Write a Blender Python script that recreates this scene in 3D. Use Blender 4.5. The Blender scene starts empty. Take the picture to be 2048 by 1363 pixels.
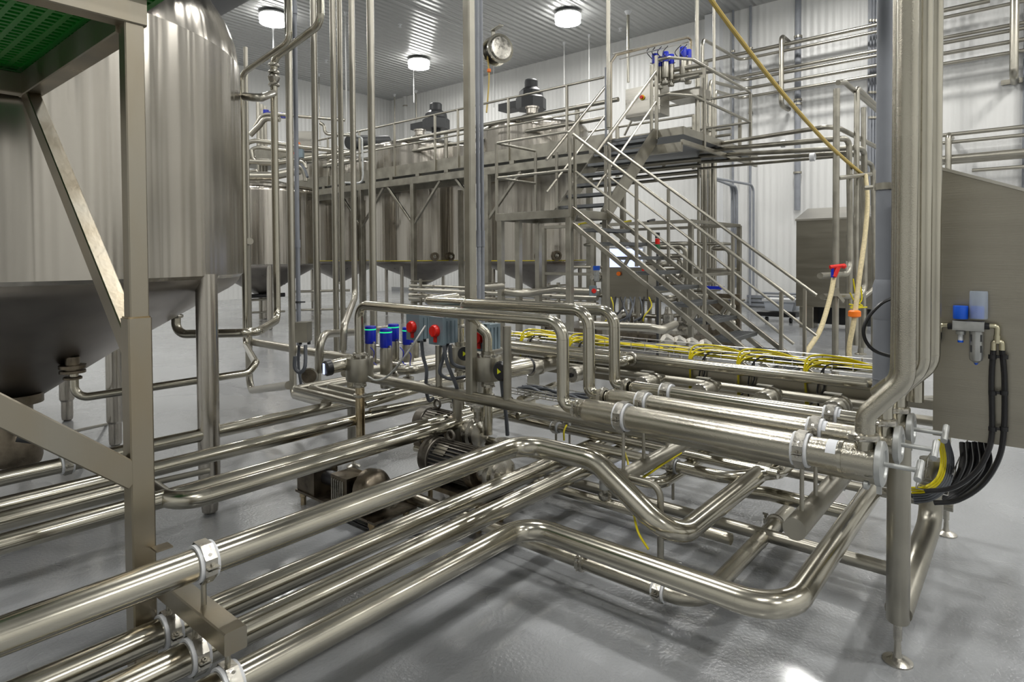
import bpy, math, random
from math import pi, sin, cos, radians
from mathutils import Vector as V, Matrix, Quaternion
random.seed(7)
S = bpy.context.scene
COL = S.collection
# ------------------------------------------------ camera (world: X towards right vanishing point, Y towards left one, Z up)
H = 1.65
FPX, CY = 1246.1, 540.6
AX_R = V((0.644, -0.765, -0.006)); AX_D = V((-0.021, -0.010, -1.0)); AX_F = V((0.765, 0.644, -0.022))
AX_F.normalize(); AX_R = (AX_R - AX_F * AX_R.dot(AX_F)).normalized(); AX_D = AX_F.cross(AX_R).normalized()
cam_d = bpy.data.cameras.new('camera'); cam = bpy.data.objects.new('camera', cam_d); COL.objects.link(cam)
cam_d.sensor_width = 36; cam_d.lens = FPX / 2048 * 36; cam_d.shift_y = (CY - 681.5) / 2048
cam_d.clip_start = .05; cam_d.clip_end = 200
R3 = Matrix((AX_R, -AX_D, -AX_F)).transposed()
cam.matrix_world = Matrix.Translation((0, 0, H)) @ R3.to_4x4()
S.camera = cam
# ------------------------------------------------ world, lamps, exposure
wd = bpy.data.worlds.new('hall_air'); S.world = wd; wd.use_nodes = True
wd.node_tree.nodes['Background'].inputs[0].default_value = (.93, .95, 1, 1)
wd.node_tree.nodes['Background'].inputs[1].default_value = .40
S.view_settings.view_transform = 'Standard'; S.view_settings.look = 'None'
S.view_settings.exposure = 0.32; S.view_settings.gamma = 1; S.view_settings.use_curve_mapping = False
S.cycles.max_bounces = 8; S.cycles.diffuse_bounces = 3; S.cycles.glossy_bounces = 5
S.cycles.caustics_reflective = False; S.cycles.caustics_refractive = False
S.cycles.sample_clamp_indirect = 4
LAMPW = 160
LAMPS = [(x, y) for x in (-1.7, 4.35, 10.4, 16.5) for y in (-9.8, -2.7, 4.4, 11.5, 18.6) if (x, y) != (10.4, 11.5)]
ZC = 9.45
for (x, y) in LAMPS:
    ld = bpy.data.lights.new('high_bay_light', 'AREA'); ld.shape = 'DISK'; ld.size = .80
    ld.energy = LAMPW; ld.color = (1, .985, .95)
    lo = bpy.data.objects.new('high_bay_light', ld); COL.objects.link(lo); lo.location = (x, y, ZC - .36)
    lo.visible_camera = True

# ------------------------------------------------ image point -> point on a real plane of the hall
def ray(x, y):
    r = AX_R * ((x - 1024) / FPX) + AX_D * ((y - CY) / FPX) + AX_F
    return r
def P(x, y, X=None, Y=None, Z=None, d=None):
    r = ray(x, y)
    if X is not None: t = X / r.x
    elif Y is not None: t = Y / r.y
    elif Z is not None: t = (Z - H) / r.z
    else: t = d / r.dot(AX_F)
    return V((r.x * t, r.y * t, H + r.z * t))
def proj(p):
    q = V(p) - V((0, 0, H)); c = q.dot(AX_F)
    return 1024 + FPX * q.dot(AX_R) / c, CY + FPX * q.dot(AX_D) / c
def colX(x, Y, z):      # X of the point on the line (Y, z) seen in image column x
    y = 600.
    for _ in range(5):
        p = P(x, y, Y=Y); y = proj((p.x, Y, z))[1]
    return p.x
def colY(x, X, z):
    y = 600.
    for _ in range(5):
        p = P(x, y, X=X); y = proj((X, p.y, z))[1]
    return p.y
def zat(x, y, X, Y):    # height on the vertical through (X, Y) seen at image row y
    r = ray(x, y); t = (X * X + Y * Y) ** .5 / (r.x ** 2 + r.y ** 2) ** .5
    return H + r.z * t
def vert(xl, xr, y, r):  # vertical tube with these silhouettes -> X, Y
    a, b = ray(xl, y), ray(xr, y)
    A, B = math.atan2(a.y, a.x), math.atan2(b.y, b.x)
    D = r / sin(abs(A - B) / 2); m = (A + B) / 2
    return D * cos(m), D * sin(m)
def colV(x, y, d):      # X, Y of a vertical line seen at image (x, y) at depth d
    p = P(x, y, d=d); return p.x, p.y

# ------------------------------------------------ materials
def mat(name, col, rough=.5, metal=0., bump=None, var=None, coat=0, emit=None, alpha=None, aniso=0, spec=None):
    m = bpy.data.materials.new(name); m.use_nodes = True; nt = m.node_tree; b = nt.nodes['Principled BSDF']
    b.inputs['Base Color'].default_value = (*col, 1); b.inputs['Roughness'].default_value = rough
    b.inputs['Metallic'].default_value = metal
    if coat: b.inputs['Coat Weight'].default_value = coat; b.inputs['Coat Roughness'].default_value = .1
    if spec is not None: b.inputs['Specular IOR Level'].default_value = spec
    if emit: b.inputs['Emission Color'].default_value = (*emit[0], 1); b.inputs['Emission Strength'].default_value = emit[1]
    if alpha: b.inputs['Alpha'].default_value = alpha
    if aniso: b.inputs['Anisotropic'].default_value = aniso
    tc = nt.nodes.new('ShaderNodeTexCoord')
    def noise(scale, sc3, detail=3):
        mp = nt.nodes.new('ShaderNodeMapping'); mp.inputs['Scale'].default_value = sc3
        nt.links.new(tc.outputs['Object'], mp.inputs[0])
        n = nt.nodes.new('ShaderNodeTexNoise'); n.inputs['Scale'].default_value = scale; n.inputs['Detail'].default_value = detail
        nt.links.new(mp.outputs[0], n.inputs['Vector']); return n
    if var:            # (scale, sc3, amount colour, amount rough)
        n = noise(var[0], var[1]); rp = nt.nodes.new('ShaderNodeMapRange')
        rp.inputs[1].default_value = .3; rp.inputs[2].default_value = .7
        rp.inputs[3].default_value = 0; rp.inputs[4].default_value = 1
        nt.links.new(n.outputs[0], rp.inputs[0])
        mx = nt.nodes.new('ShaderNodeMix'); mx.data_type = 'RGBA'
        tint = var[4] if len(var) > 4 else tuple(c * (1 - var[2]) for c in col)
        mx.inputs[6].default_value = (*tint, 1); mx.inputs[7].default_value = (*[min(1, c * (1 + var[2] * .5)) for c in col], 1)
        nt.links.new(rp.outputs[0], mx.inputs[0]); nt.links.new(mx.outputs[2], b.inputs['Base Color'])
        r2 = nt.nodes.new('ShaderNodeMapRange'); r2.inputs[3].default_value = max(.02, rough - var[3]); r2.inputs[4].default_value = rough + var[3]
        r2.inputs[1].default_value = .3; r2.inputs[2].default_value = .7
        nt.links.new(n.outputs[0], r2.inputs[0]); nt.links.new(r2.outputs[0], b.inputs['Roughness'])
    if bump:           # (scale, sc3, strength, distance)
        n = noise(bump[0], bump[1], 2); bp = nt.nodes.new('ShaderNodeBump')
        bp.inputs['Strength'].default_value = bump[2]; bp.inputs['Distance'].default_value = bump[3]
        nt.links.new(n.outputs[0], bp.inputs['Height']); nt.links.new(bp.outputs[0], b.inputs['Normal'])
    m['nt'] = 1
    return m
M = {}
ST = (.50, .475, .40)
M['pipe'] = mat('polished_stainless', ST, .19, 1, var=(2.5, (1, 1, 1), .12, .04))
M['pipe_far'] = mat('stainless_tube', (.41, .39, .335), .34, 1, var=(2, (1, 1, 1), .12, .05))
M['satin'] = mat('satin_stainless', (.38, .362, .31), .38, 1, var=(5, (1, 1, 1), .2, .08), bump=(40, (1, 1, .2), .15, .004))
M['frame'] = mat('brushed_square_tube', (.30, .285, .245), .36, 1, var=(4, (1, 1, .3), .25, .1, (.33, .28, .2)), bump=(60, (1, 1, .08), .12, .003))
M['tank'] = mat('tank_stainless_painted_reflections', (.50, .47, .42), .22, 1, var=(2.2, (3, 3, .10), .20, .07), bump=(2.6, (2.4, 2.4, .06), .8, .022))  # tall streaks in the colour imitate reflections on the steel, along with the bump
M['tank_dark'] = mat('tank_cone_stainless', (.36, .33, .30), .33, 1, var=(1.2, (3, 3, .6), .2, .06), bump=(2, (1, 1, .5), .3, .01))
M['wet'] = mat('wet_stainless', (.47, .445, .375), .24, 1, var=(3, (1, 1, 1), .12, .06), bump=(240, (1, 1, 1), .5, .0015))
M['brown'] = mat('tea_stained_stainless', (.50, .43, .30), .25, 1, var=(9, (1, 1, .5), .5, .05, (.24, .16, .07)), bump=(30, (1, 1, 1), .2, .004))
M['cast'] = mat('cast_stainless', (.50, .48, .43), .3, 1, var=(12, (1, 1, 1), .25, .1), bump=(60, (1, 1, 1), .3, .003))
M['dark_cast'] = mat('oily_cast_metal', (.20, .17, .13), .35, 1, var=(12, (1, 1, 1), .4, .1), bump=(50, (1, 1, 1), .3, .004))
M['sheet'] = mat('brushed_cabinet_sheet', (.33, .31, .26), .34, 1, var=(2, (.4, .4, 6), .10, .04), bump=(50, (.15, .15, 6), .25, .002))
M['sheet2'] = mat('bright_cabinet_sheet', (.52, .50, .45), .3, 1, var=(1.5, (.4, .4, 3), .25, .05), bump=(50, (.15, .15, 6), .2, .002))
M['white'] = mat('white_plastic', (.78, .79, .80), .4)
M['pvc'] = mat('white_pvc', (.72, .72, .70), .45)
M['grey'] = mat('grey_conduit', (.27, .285, .315), .45, var=(4, (1, 1, 1), .15, .05))
M['greybox'] = mat('blue_grey_enamel', (.19, .25, .28), .4, var=(6, (1, 1, 1), .15, .05))
M['flex'] = mat('grey_flexible_conduit', (.11, .12, .135), .5)
M['red'] = mat('red_plastic', (.72, .015, .008), .35)
M['blue'] = mat('blue_plastic', (.005, .02, .42), .3)
M['blue2'] = mat('light_blue_plastic', (.01, .12, .75), .35)
M['green'] = mat('green_indicator', (.02, .7, .25), .4, emit=((.02, .9, .3), .6))
M['yellow'] = mat('yellow_cable', (.72, .60, .0), .42)
M['hose'] = mat('cream_hose', (.66, .56, .33), .5, var=(40, (1, 1, 1), .2, .05))
M['hose2'] = mat('ochre_hose', (.52, .38, .10), .5)
M['orange'] = mat('orange_rubber', (.95, .20, .01), .45)
M['black'] = mat('black_rubber', (.012, .012, .014), .35)
M['dark'] = mat('dark_plastic', (.045, .047, .05), .5)
M['motor'] = mat('motor_paint', (.17, .155, .13), .35, .6, var=(10, (1, 1, 1), .3, .1))
M['grille'] = mat('green_plastic_grating', (.015, .26, .025), .35)
M['wire'] = mat('zinc_wire', (.62, .61, .58), .28, 1)
M['tread'] = mat('serrated_tread_steel', (.20, .21, .22), .45, 1)
M['fr'] = mat('die_cast_aluminium', (.50, .51, .50), .4, .75, var=(20, (1, 1, 1), .2, .1))
M['label'] = mat('white_label', (.75, .77, .80), .5)
M['yellow_mark'] = mat('yellow_mark', (.75, .78, .02), .5)
M['duct'] = mat('grey_duct_fabric', (.34, .34, .34), .6)
M['screen'] = mat('lit_screen', (.6, .65, .9), .3, emit=((.62, .70, 1.0), .95))
M['lens'] = mat('lamp_lens', (1, 1, .97), .4, emit=((1, .99, .95), 14))
M['clear'] = mat('frosted_clear_cover', (.62, .70, .80), .25, alpha=.45)
M['bin'] = mat('white_bin_plastic', (.62, .66, .72), .5)
M['amber'] = mat('orange_handle', (.85, .16, .02), .4)

# ------------------------------------------------ mesh builder
class B:
    def __init__(s): s.v = []; s.f = []
    def add(s, vs, fs):
        o = len(s.v); s.v += [tuple(a) for a in vs]; s.f += [tuple(i + o for i in f) for f in fs]
    def box(s, c, sz, rz=0, M3=None):
        c = V(c); hx, hy, hz = [a / 2 for a in sz]
        R = M3 or Matrix.Rotation(rz, 3, 'Z')
        vs = [c + R @ V((x, y, z)) for x in (-hx, hx) for y in (-hy, hy) for z in (-hz, hz)]
        s.add(vs, [(0, 1, 3, 2), (4, 6, 7, 5), (0, 4, 5, 1), (2, 3, 7, 6), (0, 2, 6, 4), (1, 5, 7, 3)]); return s
    def bb(s, x0, x1, y0, y1, z0, z1):
        return s.box(((x0 + x1) / 2, (y0 + y1) / 2, (z0 + z1) / 2), (abs(x1 - x0), abs(y1 - y0), abs(z1 - z0)))
    def sweep(s, path, prof, up=None, caps=True, closed=False):
        path = [V(p) for p in path]; n = len(path); m = len(prof)
        T = []
        for i in range(n):
            a = path[max(i - 1, 0)]; b = path[min(i + 1, n - 1)]
            if closed: a = path[i - 1]; b = path[(i + 1) % n]
            t = (b - a); T.append(t.normalized() if t.length > 1e-9 else V((0, 0, 1)))
        u = V(up) if up else (V((0, 0, 1)) if abs(T[0].z) < .9 else V((0, 1, 0)))
        N = (u - T[0] * u.dot(T[0])).normalized(); vs = []
        for i in range(n):
            if i:
                q = T[i - 1].rotation_difference(T[i]); N = q @ N; N = (N - T[i] * N.dot(T[i])).normalized()
            Bn = T[i].cross(N)
            k = 1.
            for (a, b) in prof: vs.append(path[i] + Bn * a + N * b)
        fs = []
        rng = n if closed else n - 1
        for i in range(rng):
            j2 = (i + 1) % n
            for k in range(m):
                k2 = (k + 1) % m
                fs.append((i * m + k, i * m + k2, j2 * m + k2, j2 * m + k))
        if caps and not closed:
            fs.append(tuple(range(m - 1, -1, -1))); fs.append(tuple((n - 1) * m + k for k in range(m)))
        s.add(vs, fs); return s
    def tube(s, path, r, seg=16, **k):
        return s.sweep(path, [(r * cos(2 * pi * i / seg), r * sin(2 * pi * i / seg)) for i in range(seg)], **k)
    def bar(s, a, b, w, h, rad=.006, up=None):      # rounded rectangular tube
        rad = min(rad * .7, w / 3, h / 3); pr = []
        for (cx, cy, a0) in ((w / 2 - rad, h / 2 - rad, 0), (-w / 2 + rad, h / 2 - rad, 90), (-w / 2 + rad, -h / 2 + rad, 180), (w / 2 - rad, -h / 2 + rad, 270)):
            for k in range(2):
                t = radians(a0 + 90 * k); pr.append((cx + rad * cos(t), cy + rad * sin(t)))
        return s.sweep([a, b], pr, up=up)
    def lathe(s, prof, o, ax=(0, 0, 1), seg=24, caps=True, ref=None):   # prof: (radius, distance along ax)
        o = V(o); ax = V(ax).normalized(); u = V(ref) if ref else (V((1, 0, 0)) if abs(ax.x) < .8 else V((0, 0, 1)))
        u = (u - ax * u.dot(ax)).normalized(); w = ax.cross(u); vs = []; m = len(prof)
        for (r, h) in prof:
            for k in range(seg):
                t = 2 * pi * k / seg; vs.append(o + ax * h + (u * cos(t) + w * sin(t)) * r)
        fs = [(i * seg + k, i * seg + (k + 1) % seg, (i + 1) * seg + (k + 1) % seg, (i + 1) * seg + k) for i in range(m - 1) for k in range(seg)]
        if caps:
            fs.append(tuple(range(seg - 1, -1, -1))); fs.append(tuple((m - 1) * seg + k for k in range(seg)))
        s.add(vs, fs); return s
    def cyl(s, a, b, r, seg=16, r2=None):
        a, b = V(a), V(b); return s.lathe([(r, 0), (r if r2 is None else r2, (b - a).length)], a, b - a, seg)
    def poly(s, pts, off):      # prism from a polygon and an offset vector
        n = len(pts); off = V(off); a = [V(p) for p in pts]; b = [p + off for p in a]
        s.add(a + b, [tuple(range(n - 1, -1, -1)), tuple(range(n, 2 * n))] + [(i, (i + 1) % n, n + (i + 1) % n, n + i) for i in range(n)]); return s
    def ring(s, c, ax, r0, r1, w, seg=24):     # hollow band
        c = V(c); ax = V(ax).normalized()
        return s.lathe([(r0, -w / 2), (r1, -w / 2), (r1, w / 2), (r0, w / 2), (r0, -w / 2)], c, ax, seg, caps=False)

def root_of(o):
    while o.parent: o = o.parent
    return o
def build(name, b, m, parent=None, origin=None, ang=35):
    me = bpy.data.meshes.new(name)
    if parent is not None: org = root_of(parent).location.copy()
    elif origin is not None: org = V(origin)
    else:
        xs = [v[0] for v in b.v]; ys = [v[1] for v in b.v]; zs = [v[2] for v in b.v]
        org = V(((min(xs) + max(xs)) / 2, (min(ys) + max(ys)) / 2, min(zs)))
    me.from_pydata([(v[0] - org.x, v[1] - org.y, v[2] - org.z) for v in b.v], [], b.f)
    me.materials.append(M[m] if isinstance(m, str) else m)
    me.polygons.foreach_set('use_smooth', [True] * len(me.polygons))
    me.update()
    import bmesh
    bm = bmesh.new(); bm.from_mesh(me); bmesh.ops.recalc_face_normals(bm, faces=bm.faces); bm.to_mesh(me); bm.free()
    me.set_sharp_from_angle(angle=radians(ang))
    o = bpy.data.objects.new(name, me); COL.objects.link(o)
    if parent is None: o.location = org
    else: o.parent = parent
    return o
def tag(o, label=None, cat=None, group=None, kind=None):
    if label: o['label'] = label
    if cat: o['category'] = cat
    if group: o['group'] = group
    if kind: o['kind'] = kind
    return o
def thing(name, label, cat, loc, group=None):
    o = bpy.data.objects.new(name, None); COL.objects.link(o); o.location = V(loc); o.empty_display_size = .1
    return tag(o, label, cat, group)
def struct(name, b, m): return tag(build(name, b, m), kind='structure')

def fillet(pts, rad, n=7):
    pts = [V(p) for p in pts]; keep = [pts[0]]
    for p in pts[1:]:
        if (p - keep[-1]).length > 1e-4: keep.append(p)
    pts = keep; out = [pts[0]]; seams = []
    rads = rad if isinstance(rad, (list, tuple)) else [rad] * (len(pts) - 2)
    for i in range(1, len(pts) - 1):
        a, p, b = pts[i - 1], pts[i], pts[i + 1]; u = (a - p); w = (b - p); lu, lw = u.length, w.length; u.normalize(); w.normalize()
        th = u.angle(w)
        if th > pi - .02: out.append(p); continue
        d = min(rads[i - 1] / math.tan(th / 2), lu * .49, lw * .49); r = d * math.tan(th / 2)
        c = p + (u + w).normalized() * (r / sin(th / 2)); s0 = p + u * d; e0 = p + w * d
        seams.append((s0, u)); seams.append((e0, w))
        v0 = s0 - c; v1 = e0 - c; an = v0.angle(v1)
        k = max(2, int(n * an / (pi / 2) + .99))
        for j in range(k + 1):
            t = j / k; q = (v0 * sin((1 - t) * an) + v1 * sin(t * an)) / sin(an); out.append(c + q)
    out.append(pts[-1]); return out, seams
def pipe(name, label, cat, pts, r, bend=None, m='pipe', group=None, seams=True, seg=20, parent=None, wob=0):
    path, sm = fillet(pts, bend if bend is not None else r * 3)
    b = B().tube(path, r, seg)
    if seams:
        for (p, a) in sm: b.lathe([(r * .98, -.0015), (r + .0004, -.0009), (r + .0004, .0009), (r * .98, .0015)], p, a, seg, caps=False)
    o = build(name, b, m, parent=parent)
    if parent is None: tag(o, label, cat, group)
    return o
def union(parent, c, ax, r, m='cast', nut=None):        # sanitary clamp with its wing nut, part of a pipe
    c = V(c); ax = V(ax).normalized()
    b = B().lathe([(r, -.014), (r + .012, -.010), (r + .014, -.004), (r + .014, .004), (r + .012, .010), (r, .014)], c, ax, 24, caps=False)
    n = V(nut) if nut else (V((0, 0, 1)).cross(ax) if abs(ax.z) < .8 else V((-.7, -.7, 0))); n.normalize()
    q = ax.cross(n); e = c + n * (r + .018)
    b.box(e, (.016, .02, .03), M3=Matrix((n, ax, q)).transposed())
    b.cyl(e - q * .028, e + q * .032, .0045, 8); b.cyl(e + q * .024, e + q * .036, .009, 8)
    b.box(e + q * .04, (.03, .005, .012), M3=Matrix((n, ax, q)).transposed())
    return build('clamp_ring', b, m, parent=parent)
def hanger(c, ax, r, stem, label, group='white lined pipe clamps', ear=None):
    """steel strap over a white liner, with a stem that ends at point stem"""
    c = V(c); ax = V(ax).normalized(); t = thing('pipe_clamp', label, 'pipe clamp', c, group)
    build('liner', B().ring(c, ax, r + .0006, r + .0095, .060), 'white', t)
    u = (V(stem) - c); u = (u - ax * u.dot(ax)).normalized(); w = ax.cross(u)
    # faceted strap
    b = B(); rr = r + .0098; n = 8; pr = []
    path = [c + (u * cos(2 * pi * (k + .5) / n) + w * sin(2 * pi * (k + .5) / n)) * (rr / cos(pi / n)) for k in range(n)]
    b.sweep(path, [(.018, -.0015), (.018, .0015), (-.018, .0015), (-.018, -.0015)], up=ax, closed=True)
    strap = B(); vs = []; fs = []
    for k in range(n):
        for (s, dr) in ((-.019, 0), (.019, 0), (.019, .003), (-.019, .003)):
            p = path[k]; d = (p - c).normalized(); vs.append(p + ax * s + d * dr)
    for k in range(n):
        k2 = (k + 1) % n
        for j in range(4): fs.append((k * 4 + j, k * 4 + (j + 1) % 4, k2 * 4 + (j + 1) % 4, k2 * 4 + j))
    strap.add(vs, fs)
    for s in (-1, 1):
        e = c + w * s * (r + .018)
        Mx = Matrix((ax, w, u)).transposed()
        strap.box(e + u * .004, (.036, .026, .003), M3=Mx); strap.box(e - u * .004, (.036, .026, .003), M3=Mx)
        strap.cyl(e - u * .012, e + u * .012, .004, 8); strap.cyl(e + u * .007, e + u * .012, .008, 6)
    for a in (.6, -.6, 2.2, -2.2):
        d = u * cos(a) + w * sin(a); strap.cyl(c + d * (rr + .002), c + d * (rr + .0048), .006, 10)
    build('strap', strap, 'cast', t)
    build('stem', B().cyl(c + u * (r + .006), V(stem), .0085, 12).cyl(c + u * (r + .006), c + u * (r + .02), .010, 6), 'satin', t)
    return t
def foot(b, p, r=.055):
    p = V(p); b.lathe([(r, 0), (r, .006), (r * .75, .014), (.018, .022), (.014, .04), (.011, .10)], p, (0, 0, 1), 24)
def rail_obj(name, label, cat, posts, rails, loc, r=.019, m='pipe_far', group=None):
    t = thing(name, label, cat, loc, group)
    for (a, b) in posts: build('post', B().bar(a, b, .04, .04, .006), m, t)
    for (nm, pts) in rails:
        path, _ = fillet(pts, .06); build(nm, B().tube(path, r, 10), m, t)
    return t
# ================================================ the hall
XW, YW = 20.0, 24.7
XB, YB = -9.0, -13.5      # the hall goes on behind the camera
def slab(x0, x1, y0, y1, z0, z1): return B().bb(x0, x1, y0, y1, z0, z1)
fl = mat('grey_resin_floor', (.335, .345, .355), .26, var=(.9, (1, 1, 1), .08, .08), bump=(60, (1, 1, 1), .45, .008), coat=.6)
wl = mat('ribbed_white_wall', (.80, .80, .78), .42, var=(1, (1, 1, .2), .05, .02))
cl = mat('ribbed_ceiling', (.50, .505, .50), .3, .3)
def ribs(m, axis, freq, strength, dist, prof='SIN'):
    nt = m.node_tree; b = nt.nodes['Principled BSDF']; tc = nt.nodes.new('ShaderNodeTexCoord'); mp = nt.nodes.new('ShaderNodeMapping')
    nt.links.new(tc.outputs['Object'], mp.inputs[0])
    w = nt.nodes.new('ShaderNodeTexWave'); w.wave_type = 'BANDS'; w.bands_direction = axis; w.wave_profile = prof
    w.inputs['Scale'].default_value = freq; w.inputs['Distortion'].default_value = 0
    nt.links.new(mp.outputs[0], w.inputs['Vector']); bp = nt.nodes.new('ShaderNodeBump')
    bp.inputs['Strength'].default_value = strength; bp.inputs['Distance'].default_value = dist
    nt.links.new(w.outputs[1], bp.inputs['Height']); nt.links.new(bp.outputs[0], b.inputs['Normal'])
    return m
wly = ribs(wl, 'Y', 1.6, .8, .02)
wlx = ribs(mat('ribbed_white_wall_back', (.80, .80, .78), .42, var=(1, (1, 1, .2), .05, .02)), 'X', 1.6, .8, .02)
ribs(cl, 'Y', 1.25, 1, .05)
struct('floor', slab(XB, XW, YB, YW, -.1, 0), fl)
struct('ceiling', slab(XB, XW, YB, YW, ZC, ZC + .1), cl)
struct('wall_right', slab(XW, XW + .12, YB, YW, 0, ZC), wly)
struct('wall_back', slab(XB, XW, YW, YW + .12, 0, ZC), wlx)
struct('wall_left', slab(XB - .12, XB, YB, YW, 0, ZC), wly)
struct('wall_near', slab(XB, XW, YB - .12, YB, 0, ZC), wlx)
M['trim'] = mat('ceiling_joint_trim', (.5, .5, .5), .4, .3)
for i, y in enumerate((1.0, 8.0, 15.0, 22.0)):
    struct('trim_%d' % (i + 1), B().bb(XB, XW, y - .05, y + .05, ZC - .012, ZC), 'trim')
struct('baseboard_right', B().bb(XW - .03, XW, YB, YW, 0, .18), mat('grey_cove', (.34, .35, .36), .4))
for i, (x, y) in enumerate(LAMPS):
    where = {(10.4, 18.6): 'round ceiling lamp at top left, above the hanging white rod', (16.5, 18.6): 'round ceiling lamp in the middle, nearest the back corner',
             (16.5, 11.5): 'round ceiling lamp top centre, left of the tall steel post'}.get((x, y))
    t = thing('ceiling_lamp', where or 'round high bay ceiling lamp outside the picture', 'ceiling lamp', (x, y, ZC), 'high bay ceiling lamps')
    build('housing', B().lathe([(.30, 0), (.36, -.04), (.42, -.08), (.42, -.12)], (x, y, ZC), (0, 0, 1), 24), 'fr', t)
    build('lens', B().lathe([(.41, -.12), (.42, -.20), (.41, -.28), (.38, -.34), (.01, -.345)], (x, y, ZC), (0, 0, 1), 24), 'lens', t)
# ================================================ foreground stand with the green grating (left)
PX0, PX1, PY0 = .789, .866, 2.40
pz = P(270, 637, Y=2.40).z
t = thing('grating_stand', 'brushed square tube stand in the left foreground with braces, under the green grating', 'metal frame', ((PX0 + PX1) / 2, PY0 + .038, 0))
xm, ym = (PX0 + PX1) / 2, PY0 + .038
build('lower_post', B().bar((xm, ym, .03), (xm, ym, pz), .077, .077, .007, up=(0, 1, 0)), 'frame', t)
build('upper_post', B().bar((xm + .002, ym, pz), (xm + .002, ym, 2.50), .062, .062, .006, up=(0, 1, 0)), 'frame', t)
build('weld_collar', B().bar((xm, ym, pz - .002), (xm, ym, pz + .006), .070, .070, .006, up=(0, 1, 0)), 'brown', t)
build('base_plate', B().bb(xm - .08, xm + .08, ym - .08, ym + .08, 0, .03), 'frame', t)
ZB = P(235, 38, Y=2.40).z + .05
build('cross_beam', B().bar((xm + .04, ym, ZB), (-.9, ym, ZB), .076, .10, .006), 'frame', t)
build('side_beam', B().bar((xm, ym + .03, ZB - .02), (xm, 3.80, ZB - .02), .076, .11, .006), 'frame', t)
build('rear_beam', B().bar((xm - .03, 3.77, ZB - .02), (-.9, 3.77, ZB - .02), .076, .10, .006), 'frame', t)
build('upper_brace', B().bar((xm - .005, 3.74, ZB - .06), (xm - .005, ym + .02, P(238, 700, Y=2.42).z), .058, .076, .006, up=(0, 0, 1)), 'frame', t)
a = P(-60, 790, Y=ym - .01); b_ = P(268, 952, Y=ym - .01)
build('lower_brace', B().bar(a, b_, .055, .086, .006, up=(0, 0, 1)), 'frame', t)
build('angle_bracket', B().bb(xm + .02, xm + .075, PY0 - .05, PY0, .62, .626), 'frame', t)
# green grating: open squares
g = B(); z0, z1 = ZB + .055, ZB + .085; gx0, gx1, gy0, gy1 = -1.0, .91, PY0 - .05, 3.83
n = 34
for i in range(n + 1): x = gx0 + (gx1 - gx0) * i / n; g.bb(x - .010, x + .010, gy0, gy1, z0, z1)
k = 32
for i in range(k + 1): y = gy0 + (gy1 - gy0) * i / k; g.bb(gx0, gx1, y - .010, y + .010, z0 + .001, z1 - .001)
g.bb(gx0, gx1, gy0, gy1, z1, z1 + .006)
tag(build('floor_grating', g, 'grille'), 'green plastic floor grating overhead in the top left corner', 'grating')
# ================================================ big tanks
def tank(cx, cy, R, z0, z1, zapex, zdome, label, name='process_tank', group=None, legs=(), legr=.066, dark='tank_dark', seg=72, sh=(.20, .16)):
    t = thing(name, label, 'tank', (cx, cy, 0), group)
    k = .10
    build('shell', B().lathe([(R * .985, z0 - .012), (R, z0 + .01), (R, z0 + .5), (R, z1 - .001), (R - .005, z1)], (cx, cy, 0), (0, 0, 1), seg, caps=False), 'tank', t, ang=25)
    pr = [(R - .005, z1)]
    for i in range(1, 9):
        a = i / 8 * pi / 2; pr.append((R - sh[0] * (1 - cos(a)) - .005, z1 + sh[1] * sin(a)))
    pr += [(R * .5, z1 + sh[1] + (zdome - z1 - sh[1]) * .55), (.2, zdome), (.01, zdome)]
    build('dome', B().lathe(pr, (cx, cy, 0), (0, 0, 1), seg, caps=False), 'tank', t, ang=60)
    pr = [(R * .985, z0 - .012)]
    for i in range(1, 6): a = i / 5; pr.append((R * .985 - .10 * a * a - .02 * a, z0 - .012 - .11 * a))
    pr += [(R * .4, zapex + (z0 - zapex) * .36), (.10, zapex), (.01, zapex)]
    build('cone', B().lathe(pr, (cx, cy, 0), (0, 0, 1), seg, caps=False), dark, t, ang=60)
    for (x, y) in legs:
        build('leg', B().lathe([(legr, .22), (legr, z0 + .02)], (x, y, 0), (0, 0, 1), 24).lathe([(.03, 0), (legr * .72, .015), (legr * .78, .05), (legr * .78, .20), (legr * .9, .21), (legr, .225)], (x, y, 0), (0, 0, 1), 24), 'tank', t)
    return t
BT = (1.045, 5.25)
def ring_legs(c, R, a0, n=4): return [(c[0] + R * cos(radians(a0 + 360 * i / n)), c[1] + R * sin(radians(a0 + 360 * i / n))) for i in range(n)]
t = tank(BT[0], BT[1], 1.413, 1.53, 3.05, .70, 4.05, sh=(.9, .75), label= 'huge stainless tank filling the left foreground, behind the square tube stand', legs=[(1.80, 4.09), (1.93, 6.23), (.16, 6.33), (.10, 4.25)], seg=128)
# outlets under the big tank
ax = P(22, 765, d=3.9)
b = B().lathe([(.15, 0), (.15, -.06), (.13, -.065), (.09, -.07), (.09, -.15), (.06, -.16), (.06, -.20)], (BT[0] - .02, BT[1] - .08, .76), (0, 0, 1), 28)
build('outlet_flange', b, 'dark_cast', t)
b = B().lathe([(.13, 0), (.14, .04), (.14, .16), (.10, .24), (.06, .30)], (BT[0] - .02, BT[1] - .08, .30), (0, 0, 1), 28)
tag(build('outlet_valve', b, 'dark_cast'), 'dark cylindrical valve under the cone of the huge left tank', 'valve')
tag(build('drain_hose', B().tube(fillet([(.95, 4.8, .55), (1.25, 4.7, .45), (1.32, 4.45, .40), (1.5, 4.1, .36)], .15)[0], .022, 12), 'dark'), 'thin dark hose running from the huge tank outlet down behind the lower brace', 'hose')
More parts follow.
